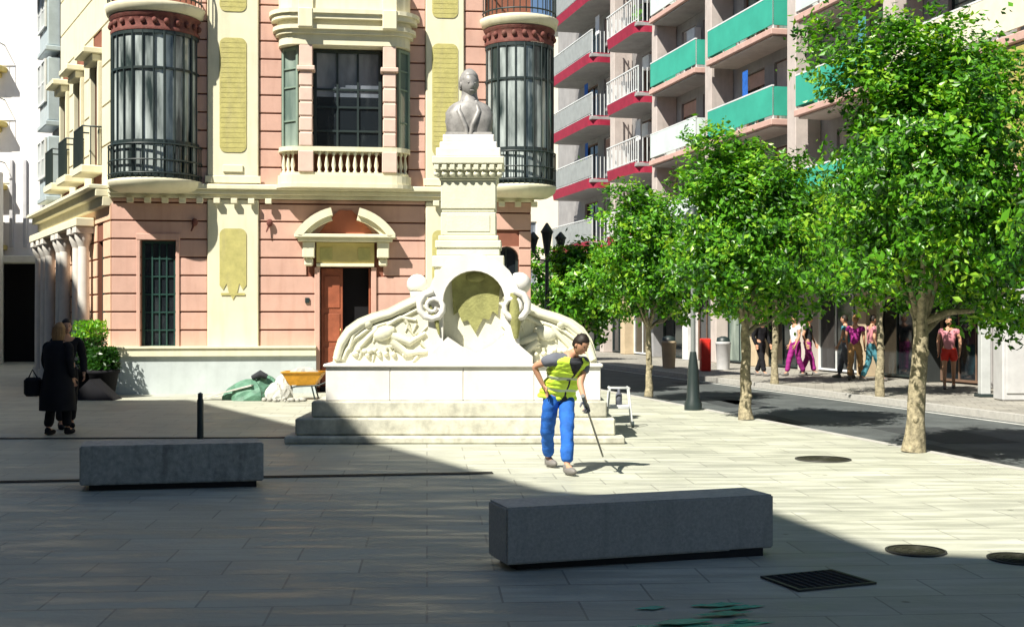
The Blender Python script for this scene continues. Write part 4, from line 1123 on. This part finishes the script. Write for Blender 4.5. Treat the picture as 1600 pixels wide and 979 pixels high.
# thin post behind left bench
t=thing('bollard',(*ong(313,688,0),0),'thin dark metal post standing behind the left bench','bollard')
c=ong(313,688,0); m=MB(); m.lathe(c[0],c[1],[(.045,0),(.045,.55),(.035,.57),(.035,.64),(0,.66)],12); m.build('post',IRON,t)
m=MB(); m.lathe(c[0],c[1],[(.08,0),(.08,.015),(.047,.02)],12); m.build('base_ring',IRON,t)
# lamp post
c=ong(1083,640,0)
t=thing('street_lamp',(c[0],c[1],0),'slim grey lamp post with a dark flared base between the trees at the kerb','street lamp')
m=MB(); m.lathe(c[0],c[1],[(.16,0),(.16,.12),(.12,.2),(.1,.7),(.07,.95),(.055,1.05)],14); m.build('base',IRON,t)
m=MB(); m.lathe(c[0],c[1],[(.045,1.05),(.04,2.6),(.03,3.1)],12); m.build('pole',mat('grey_pole',(.25,.27,.27),rough=.45,metal=.3),t)
m=MB(); m.lathe(c[0],c[1],[(.03,3.1),(.12,3.2),(.17,3.5),(.05,3.65),(0,3.7)],12); m.build('lantern',IRON,t)
# second dark lamp at street's end
c=(1.15,40.0)
t=thing('street_lamp',(c[0],c[1],0),'dark old style lamp standing at the far end beside the corner building','street lamp')
m=MB(); m.lathe(c[0],c[1],[(.18,0),(.16,.5),(.08,.8),(.06,3.6)],12)
m.build('pole',IRON,t)
for dx in (-.45,.45):
    m=MB(); m.tube([(c[0],c[1],3.5),(c[0]+dx*.6,c[1],3.55),(c[0]+dx,c[1],3.8)],.03,6); m.lathe(c[0]+dx,c[1],[(.05,3.8),(.16,4.2),(.2,4.25),(.03,4.45)],10); m.build('lantern',IRON,t)
m=MB(); m.lathe(c[0],c[1],[(.06,3.6),(.18,4.4),(.22,4.45),(.03,4.75)],10); m.build('lantern',IRON,t)
# street poles on the far pavement
for px,d,lab in ((1538,25.5,'pale square post on the far pavement right of the nearest tree'),(1590,24.5,'grey service cabinet at the right edge on the far pavement')):
    x=(px-800)/F*d
    if 'cabinet' in lab:
        t=thing('service_cabinet',(x,d,0),lab,'cabinet'); m=MB(); m.bbox(x-.4,x+.45,d-.25,d+.25,.0,2.3,.03); m.build('housing',mat('cabinet_grey',(.5,.5,.5),rough=.6),t)
        m=MB(); m.bbox(x-.33,x+.38,d-.275,d-.252,.15,2.15,.01); m.build('door',mat('cabinet_grey',(.5,.5,.5)),t); m=MB(); m.bbox(x-.2,x+.05,d-.29,d-.277,1.45,1.75,.004); m.build('vent',IRON,t)
    else:
        t=thing('post',(x,d,0),lab,'post'); m=MB(); m.bbox(x-.1,x+.1,d-.1,d+.1,0.06,3.7,.01); m.build('shaft',mat('pale_post',(.5,.52,.52),rough=.5),t); m=MB(); m.bbox(x-.16,x+.16,d-.16,d+.16,0,.06,.01); m.build('base_plate',IRON,t)

# ================================================================== TREES
def tree(c,h_top,h_bot,rx,lab,seed,leaves=9000,lean=(0,0),leaf=.12,trunk_r=.11,forks=3):
    random.seed(seed)
    t=thing('orange_tree',(c[0],c[1],0),lab,'tree','clipped street trees along the kerb')
    hc=(h_top+h_bot)/2; rz=(h_top-h_bot)/2
    # lobes
    lobes=[]
    for i in range(20):
        a=i*2.4+random.uniform(-.4,.4); rr=random.uniform(.35,.78)*rx; z=hc+(-.72+1.44*((i*7)%20)/19)*rz
        sh=1-.35*max(0,z-hc)/rz
        lobes.append((Vector((c[0]+lean[0]+rr*math.cos(a)*sh,c[1]+rr*math.sin(a)*sh,z)),random.uniform(.3,.52)*min(rx,rz*1.2)))
    for dz_,k_ in ((.74,.38),(.45,.6),(.05,.7),(-.35,.62)): lobes.append((Vector((c[0]+lean[0]+random.uniform(-.1,.1),c[1],hc+rz*dz_)),k_*rx))
    # trunk and limbs
    m=MB(); fork=h_bot+.05
    pts=[];rs=[]
    for i in range(9):
        q_=i/8; pts.append((c[0]+lean[0]*q_*.6+random.uniform(-.015,.015),c[1]+random.uniform(-.015,.015),fork*q_)); rs.append(trunk_r*(1.25 if i==0 else 1.05 if i==1 else 1-.3*q_)*random.uniform(.93,1.07))
    m.tube(pts,rs,12)
    for _ in range(4):
        k=random.randint(2,6); p=Vector(pts[k]); a=random.uniform(3.3,6.1); m.ell(p+Vector((math.cos(a),math.sin(a),0))*rs[k]*.85,(.04,.04,.05),7)
    tr=m.build('trunk',BARK,t)
    for lc,lr in lobes[:forks+6]:
        m=MB(); st=Vector(pts[-1])-Vector((0,0,random.uniform(.02,.3))); mid=lerp(st,lc,.5)+Vector((random.uniform(-.12,.12),random.uniform(-.12,.12),-.12))
        m.tube([st,lerp(st,mid,.5)+Vector((0,0,.06)),mid,lc],[trunk_r*.5,trunk_r*.36,trunk_r*.22,.015],7); m.build('limb',BARK,tr)
    # crown: leaf clumps (twigs with leaves round them)
    vs=[];fs=[];mi=[]
    wsum=[l[1]**2 for l in lobes]
    per=34; ncl=leaves//per
    for _ in range(ncl):
        lc,lr=random.choices(lobes,wsum)[0]; lc=lc-Vector((0,0,.12 if random.random()<.5 else 0))
        v=Vector((random.gauss(0,1),random.gauss(0,1),random.gauss(0,1))).normalized()
        rad=lr*random.uniform(.35,1.15)**.6
        cc=lc+v*rad
        tone=random.random()
        out=(cc-Vector((c[0]+lean[0],c[1],hc))).normalized()
        cs=random.uniform(.06,.15)
        for k in range(per):
            p=cc+Vector((random.gauss(0,cs),random.gauss(0,cs),random.gauss(0,cs*.8)))
            nrm=(out*.6+Vector((random.gauss(0,.55),random.gauss(0,.55),random.gauss(.5,.5)))).normalized()
            u=nrm.cross(Vector((random.gauss(0,1),random.gauss(0,1),random.gauss(0,1)))).normalized(); w=nrm.cross(u)
            L_=leaf*random.uniform(.55,1.3); B_=L_*.27
            b=len(vs)
            vs+= [p-u*L_*.5,p+w*B_-nrm*.01,p+u*L_*.5,p-w*B_-nrm*.01]
            fs.append((b,b+1,b+2,b+3))
            r_=random.random()*.45+tone*.55; mi.append(0 if r_<.38 else 1 if r_<.72 else 2)
    mb=MB(); mb.v=vs; mb.f=fs; mb.mi=mi; mb.sm=[False]*len(fs)
    o=mb.build('crown',LEAF,t); o['nofix']=1
    return t
tree((5.02,15.2),5.5,1.6,1.56,'nearest and largest orange tree, its thick pale trunk on the sunlit paving at right',1,leaves=42000,trunk_r=.125,lean=(.15,0),leaf=.1)
tree((3.82,19.9),4.6,1.55,1.32,'middle orange tree of the kerb row, standing right of the lamp post',2,leaves=26000,trunk_r=.1,leaf=.11)
tree((2.88,25.6),4.35,1.6,1.2,'orange tree just left of the lamp post, third from the right',3,leaves=20000,trunk_r=.075,leaf=.115)
tree((1.72,28.7),3.5,1.35,1.0,'farthest small orange tree of the kerb row, beside the monument',4,leaves=11000,trunk_r=.1,leaf=.14)
tree((7.75,25.6),5.0,2.0,1.5,'thin orange tree on the far pavement behind the nearest tree',5,leaves=9000,trunk_r=.09,leaf=.14)
tree((6.55,30.3),5.0,2.1,1.5,'orange tree on the far pavement right of the middle kerb tree',6,leaves=9000,trunk_r=.09,leaf=.14)
tree((6.2,11.0),4.2,1.9,1.6,'orange tree crown cut by the right edge of the photo',8,leaves=9000,trunk_r=.1,leaf=.13)
tree((1.6,46.0),4.3,1.4,1.5,'dark tree at the street end beside the corner building',7,leaves=6000,trunk_r=.1,leaf=.18)

# ================================================================== PEOPLE
J=dict(anR=P(857,712,13.7),knR=P(855,668,13.45),hiR=P(862,624,13.33),anL=P(886,727,13.0),knL=P(886,674,13.08),hiL=P(885,624,13.42),
       pel=P(872,612,13.4),che=P(887,572,13.2),nek=P(896,553,13.12),hd=P(908,538,13.0),
       shR=P(865,560,13.08),elR=P(834,572,13.2),wrR=P(848,600,13.22),shL=P(915,563,13.24),elL=P(906,599,13.1),wrL=P(914,627,12.9))
for k in ('anR','anL'): J[k].z=.1
wk=person(J,(.45,-.89,-.15),(.62,-.6,-.5),'bending worker in a yellow hi-vis vest and blue jeans','' or GREYC,JEANS,HAIRD,vest=True,s=.97,sleeve=.55,curl=(1.1,.5),thumbs={'L':Vector((-.5,-.8,0))})
# glove on working hand
m=MB(); hand(m,J['wrL'],J['wrL']-J['elL'],Vector((-.5,-.8,0)),0,1.12,1.1); m.build('glove',GREYC,wk)
# washing lance + hose, held in the hand
hp=J['wrL']+(J['wrL']-J['elL']).normalized()*.08
tip=Vector((*ong(942,719,0),.05))
t=thing('spray_lance',(tip.x,tip.y,0),'thin grey spray lance held low in the gloved hand of the worker','tool')
m=MB(); m.tube([hp+(hp-tip)*.18,lerp(hp,tip,.5),tip],.012,7); m.build('tube',mat('grey_tube',(.22,.22,.2),rough=.4),t)
m=MB(); m.tube([hp+(hp-tip)*.2,hp-(hp-tip)*.05],.022,8); m.build('grip',IRON,t)
# pale bucket and small trolley behind the worker
c=ong(935,676,0); t=thing('bucket',(c[0],c[1],0),'pale bucket with dark handle on the paving right of the worker','bucket')
m=MB(); m.lathe(c[0],c[1],[(0,.004),(.11,.004),(.14,.3),(.15,.3),(.15,.32),(.13,.32),(.105,.02),(0,.02)],16); m.build('pail',SACK,t)
m=MB(); m.tube([(c[0]+.145*math.cos(R(a)),c[1],.31+.14*math.sin(R(a))) for a in range(0,181,15)],.006,5); m.build('handle',IRON,t)
c=ong(968,668,0); t=thing('trolley',(c[0],c[1],0),'small white framed tool trolley with dark feet beyond the bucket','trolley')
m=MB()
for a,b in (((-.2,0),(-.14,0)),((.2,0),(.14,0)),((-.2,.25),(-.14,.25)),((.2,.25),(.14,.25))): m.tube([(c[0]+a[0],c[1]+a[1],.03),(c[0]+b[0],c[1]+b[1],.62)],.013,6)
for z in (.3,.6): m.tube([(c[0]-.16,c[1],z),(c[0]+.16,c[1],z),(c[0]+.16,c[1]+.25,z),(c[0]-.16,c[1]+.25,z),(c[0]-.16,c[1],z)],.012,6)
m.build('frame',WMET,t)
m=MB(); m.bbox(c[0]-.15,c[0]+.15,c[1]+.01,c[1]+.24,.31,.34,.005); m.build('shelf',WMET,t)
for dx in (-.2,.2):
    m=MB(); m.tube([(c[0]+dx-.02,c[1],.05),(c[0]+dx+.02,c[1],.05)],.05,12); m.build('wheel',IRON,t)
m=MB(); m.lathe(c[0],c[1]+.12,[(0,.342),(.05,.342),(.05,.5),(.02,.54),(.02,.6),(0,.6)],10); tag(m.build('bottle',GREYC),'dark bottle standing on the small white trolley','bottle')

def walker(c,face,label,top,legs,hairm,s=1.0,stride=.22,**kw):
    f=Vector((math.sin(R(face)),math.cos(R(face)),0)); r=Vector((f.y,-f.x,0)); c=Vector((*c,0))
    def q(a,b,z): return c+r*a*s+f*b*s+Vector((0,0,z*s))
    J=dict(pel=q(0,0,.93),che=q(0,.02,1.27),nek=q(0,.01,1.45),hd=q(0,.05,1.6),shR=q(.19,.01,1.39),shL=q(-.19,.01,1.39),elR=q(.25,-.06,1.12),elL=q(-.25,.04,1.12),
           wrR=q(.24,.04,.88),wrL=q(-.24,.16,.88),hiR=q(.1,0,.88),hiL=q(-.1,0,.88),knR=q(.1,stride*.5+.03,.48),knL=q(-.1,-stride*.3+.03,.48),anR=q(.1,stride,.095),anL=q(-.1,-stride,.095))
    return person(J,f,f,label,top,legs,hairm,s=s,**kw)
c=ong(90,679,0)
walker(c,15,'woman in a long black coat with light brown hair walking over the shaded paving',BLKC,BLKC,HAIRB,s=.93,coat=BLKC,long=.16,sleeve=2,shoe=BLKC,stride=.1,name='person')
m=MB(); px=c[0]-.36; m.bbox(px-.1,px+.12,c[1]-.1,c[1]+.1,.55,.82,.04); hb=m.build('handbag',BLKC); tag(hb,'black handbag hanging beside the woman in the black coat','handbag')
m=MB(); m.tube([(px-.06,c[1],.8),(px+.0,c[1],.93),(px+.08,c[1],.8)],.01,6); m.build('strap',BLKC,hb)
c2=ong(103,669,0)
walker(c2,150,'dark haired person in black close behind the woman in the long coat',BLKC,BLKC,HAIRD,s=.96,coat=None,sleeve=2,shoe=BLKC,stride=.12)
# pedestrians on the far pavement
walker(((1483-800)/F*28.3,28.3),200,'pedestrian in a pink top and red shorts on the far pavement',PINKC,REDC,HAIRD,s=.98,bare_legs=True,sleeve=.4)
walker(((1188-800)/F*34.5,34.5),140,'pedestrian all in black on the far pavement near the middle tree',BLKC,BLKC,HAIRD,sleeve=2)
walker(((1243-800)/F*34.3,34.3),250,'pedestrian in white top and magenta trousers on the far pavement',WHITC,MAGC,HAIRD)
walker(((1262-800)/F*34.9,34.9),120,'pedestrian in dark top and magenta trousers beside the one in white',DARKC,MAGC,HAIRB)
walker(((1322-800)/F*33,33),300,'pedestrian in a turquoise top at the shop entrance',TEALC,GREYC,HAIRD)
walker(((1336-800)/F*32.2,32.2),30,'pedestrian in a magenta top just right of the turquoise one',MAGC,TAN,HAIRB)
walker(((1362-800)/F*31.6,31.6),80,'pedestrian in pink and turquoise left of the thin far tree',PINKC,TEALC,HAIRD)
# red shop bin / cabinet
x=(1102-800)/F*37.5; t=thing('red_cabinet',(x,37.5,0),'narrow red cabinet against the shops between lamp post and middle tree','cabinet')
m=MB(); m.bbox(x-.15,x+.15,37.3,37.7,0,1.0,.03); m.build('housing',REDC,t); m=MB(); m.bbox(x-.1,x+.1,37.28,37.297,.5,.9,.005); m.build('panel',REDC,t)
for px,d,col_,lab in ((1045,39.5,'sand_pillar','sand coloured rubbish bin on the far pavement by the lamp post'),(1130,38.5,'cabinet_grey','grey rubbish bin on the far pavement right of the red cabinet')):
    x=(px-800)/F*d; t=thing('litter_bin',(x,d,0),lab,'bin'); m=MB(); m.lathe(x,d,[(.2,0),(.24,.8),(.26,.82),(.22,.88)],14); m.build('drum',MATS[col_],t); m=MB(); m.lathe(x,d,[(.22,.88),(.2,1.0),(.05,1.05),(0,1.05)],14); m.build('lid',IRON,t)

# ================================================================== PLANTERS and works by the corner building
def planter(c,lab,seed,h=1.0,w=.32,green=True):
    random.seed(seed)
    t=thing('potted_plant',(c[0],c[1],0),lab,'plant')
    m=MB(); m.lathe(c[0],c[1],[(0,.0),(w*.7,.0),(w,.5),(w*1.1,.52),(w*1.1,.58),(w*.9,.58),(w*.85,.5),(0,.5)],16); m.build('pot',BLKC,t)
    m=MB(); m.tube([(c[0],c[1],.5),(c[0]+.03,c[1],1.0),(c[0],c[1],h)],[.03,.025,.015],7); m.build('stem',BARK,t)
    vs=[];fs=[];mi=[]
    for _ in range(1500):
        z=random.uniform(.6,h+.35); rr=w*1.15*(1-.45*abs(z-h)/max(.4,h)); a=random.uniform(0,6.28); r_=rr*math.sqrt(random.random())
        p=Vector((c[0]+r_*math.cos(a),c[1]+r_*math.sin(a),z)); nrm=Vector((random.gauss(0,.6),random.gauss(0,.6),random.gauss(.6,.4))).normalized(); u=nrm.cross(Vector((random.gauss(0,1),random.gauss(0,1),random.gauss(0,1)))).normalized(); w_=nrm.cross(u)
        b=len(vs); vs+=[p-u*.06,p+w_*.02,p+u*.06,p-w_*.02]; fs.append((b,b+1,b+2,b+3)); mi.append(0 if (z<h or h<.9) else random.choice([1,1,2]))
    mb=MB(); mb.v=vs; mb.f=fs; mb.mi=mi; mb.sm=[False]*len(fs); o=mb.build('foliage',LEAF,t); o['nofix']=1
planter(P(141,0,25.6)[:2],'tall potted shrub with bright green top left of the marble plinth',1,h=1.25,w=.33)
planter(P(162,0,25.2)[:2],'low dark potted shrub against the rounded end of the marble plinth',2,h=.7,w=.3)
# plain black wedge at plinth corner
c=P(150,0,24.6); t=thing('black_wedge',(c.x,c.y,0),'low black wedge on the paving before the potted shrubs','wedge')
m=MB(); m.add([(c.x-.5,c.y-.2,0.002),(c.x+.42,c.y-.2,.002),(c.x+.42,c.y+.35,.002),(c.x-.5,c.y+.35,.002),(c.x-.1,c.y-.1,.42),(c.x+.0,c.y+.25,.42)],[(0,1,2,3),(0,4,1),(1,4,5,2),(3,2,5),(0,3,5,4)]); m.build('cover',BLKC,t)
# heap of green tarp with planks
c=P(392,0,24.6); t=thing('tarp_heap',(c.x,c.y,0),'crumpled green tarpaulin heaped on the ground before the marble plinth','tarpaulin')
random.seed(14)
def lump(mb,cx,cy,rx,ry,h,n=18,nr=7,seed=0,m=0):
    random.seed(seed); vs=[];fs=[]
    ph=[random.uniform(0,6) for _ in range(4)]
    for j in range(nr+1):
        q_=j/nr
        for i in range(n):
            a=2*math.pi*i/n; k=1+.13*math.sin(3*a+ph[0])+.1*math.sin(5*a+ph[1]+q_*3)+random.uniform(-.07,.07)
            r_=math.cos(q_*math.pi/2); z=h*math.sin(q_*math.pi/2)*(1+.12*math.sin(4*a+ph[2])*(1-q_))
            vs.append((cx+rx*r_*k*math.cos(a),cy+ry*r_*k*math.sin(a),.004+z))
    for j in range(nr):
        for i in range(n):
            a=j*n+i;b=j*n+(i+1)%n; fs.append((a,b,b+n,a+n))
    mb.add(vs,fs,m,False)
m=MB(); lump(m,c.x,c.y,.48,.35,.42,seed=2); lump(m,c.x+.25,c.y+.1,.35,.3,.5,seed=3); lump(m,c.x-.3,c.y+.12,.3,.25,.3,seed=4); m.build('tarp',TARP,t)
m=MB(); m.tube([(c.x+.05,c.y-.1,.45),(c.x+.22,c.y-.12,.53),(c.x+.35,c.y-.1,.47)],[.05,.08,.05],8); m.build('fold',DARKC,t)
for k,(a,b,z0,z1,lab) in enumerate((((-1.0,-.1),(.1,-.3),.02,.3,'upper pale plank leaning on the green tarpaulin'),((-.9,.25),(.0,-.2),.02,.16,'lower pale plank leaning on the green tarpaulin'))):
    m=MB(); p0=Vector((c.x+a[0],c.y+a[1],z0)); p1=Vector((c.x+b[0],c.y+b[1],z1)); dv=(p1-p0).normalized(); sv=dv.cross(Vector((0,0,1))).normalized()*.07; uv=Vector((0,0,.03))
    vs=[p0-sv,p0+sv,p1+sv,p1-sv]; m.add([*vs,*[v+uv for v in vs]],[(0,3,2,1),(4,5,6,7),(0,1,5,4),(1,2,6,5),(2,3,7,6),(3,0,4,7)]); tag(m.build('plank',SACK),lab,'plank')
m=MB(); d2=P(432,0,24.5); lump(m,d2.x,d2.y,.26,.22,.36,seed=8); lump(m,d2.x+.1,d2.y+.15,.2,.2,.5,seed=9); tag(m.build('sack',SACK),'pale rubble sack between the green tarpaulin and the yellow barrow','sack')
m=MB(); random.seed(6); d3=P(452,0,24.2)
for i in range(22):
    x=d3.x+random.uniform(-.5,.5); y=d3.y+random.uniform(-.2,.2); r_=random.uniform(.02,.06); m.ell((x,y,r_*.7),(r_,r_,r_*.8),6)
tag(m.build('rubble',DEBR),'loose grey rubble scattered before the yellow barrow','rubble',kind='stuff')
# wheelbarrow
c=P(478,0,24.7); t=thing('wheelbarrow',(c.x,c.y,0),'orange yellow wheelbarrow parked beside the doorway behind the monument','wheelbarrow')
m=MB(); m.add([(c.x-.3,c.y-.18,.3),(c.x+.2,c.y-.18,.3),(c.x+.2,c.y+.18,.3),(c.x-.3,c.y+.18,.3),(c.x-.45,c.y-.28,.56),(c.x+.38,c.y-.28,.56),(c.x+.38,c.y+.28,.56),(c.x-.45,c.y+.28,.56)],[(0,3,2,1),(0,1,5,4),(1,2,6,5),(2,3,7,6),(3,0,4,7)])
m.tube([(c.x-.45,c.y-.28,.56),(c.x+.38,c.y-.28,.56),(c.x+.38,c.y+.28,.56),(c.x-.45,c.y+.28,.56),(c.x-.45,c.y-.28,.56)],.018,6); lump(m,c.x-.03,c.y,.33,.2,.2,seed=12,m=1)
for v in m.v[-8*18:]: v.z+=.46
m.build('tray',[YEL,DEBR],t)
m=MB(); m.tube([(c.x-.42-.03,c.y-.0-.03,.19),(c.x-.42+.0,c.y+.03,.19)],.185,18); m.build('wheel',IRON,t)
m=MB()
for s_ in (-1,1): m.tube([(c.x-.42,c.y+s_*.06,.19),(c.x-.2,c.y+s_*.17,.27),(c.x+.3,c.y+s_*.22,.3),(c.x+.75,c.y+s_*.26,.5)],.016,6); m.tube([(c.x+.15,c.y+s_*.2,.28),(c.x+.22,c.y+s_*.22,.01)],.016,6)
m.build('frame',IRON,t)
# thin teal streaks on the foreground paving
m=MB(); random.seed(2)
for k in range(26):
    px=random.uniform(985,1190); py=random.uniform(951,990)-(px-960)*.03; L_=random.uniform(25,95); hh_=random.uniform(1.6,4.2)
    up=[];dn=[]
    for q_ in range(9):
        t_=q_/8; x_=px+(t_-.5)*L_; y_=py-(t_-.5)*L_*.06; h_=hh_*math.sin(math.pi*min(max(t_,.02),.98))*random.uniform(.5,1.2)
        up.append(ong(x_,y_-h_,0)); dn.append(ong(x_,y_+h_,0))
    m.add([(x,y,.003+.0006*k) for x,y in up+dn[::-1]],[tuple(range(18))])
tag(m.build('teal_streaks',STREAK),kind='structure')

fix_normals()
# ================================================================== LIGHT, SKY, CAMERA
w=bpy.data.worlds.new('World'); sc.world=w; w.use_nodes=True; nt=w.node_tree
bg=nt.nodes['Background']; sky=nt.nodes.new('ShaderNodeTexSky'); sky.sky_type='NISHITA'; sky.sun_disc=False
el=math.asin(SV.z); az=math.atan2(SV.x,SV.y)
sky.sun_elevation=el; sky.sun_rotation=az%(2*math.pi); sky.ozone_density=3.0; sky.air_density=1.0; sky.dust_density=.1
nt.links.new(sky.outputs[0],bg.inputs[0]); bg.inputs[1].default_value=.051
l=bpy.data.lights.new('sun','SUN'); l.energy=5.0; l.angle=R(.5); l.color=(1,.95,.84)
lo=bpy.data.objects.new('sun',l); COL.objects.link(lo); lo.rotation_euler=(-SV).to_track_quat('-Z','Y').to_euler(); lo.location=(0,0,40)
cd=bpy.data.cameras.new('camera'); cam=bpy.data.objects.new('camera',cd); COL.objects.link(cam); sc.camera=cam
cam.location=(0,0,H); cam.rotation_euler=(R(90),0,0); cd.sensor_width=36; cd.lens=36*F/1600; cd.shift_y=(HY-489.5)/1600; cd.clip_end=4000; cd.clip_start=.1
sc.view_settings.view_transform='Standard'; sc.view_settings.look='None'; sc.view_settings.gamma=1; sc.view_settings.exposure=.9
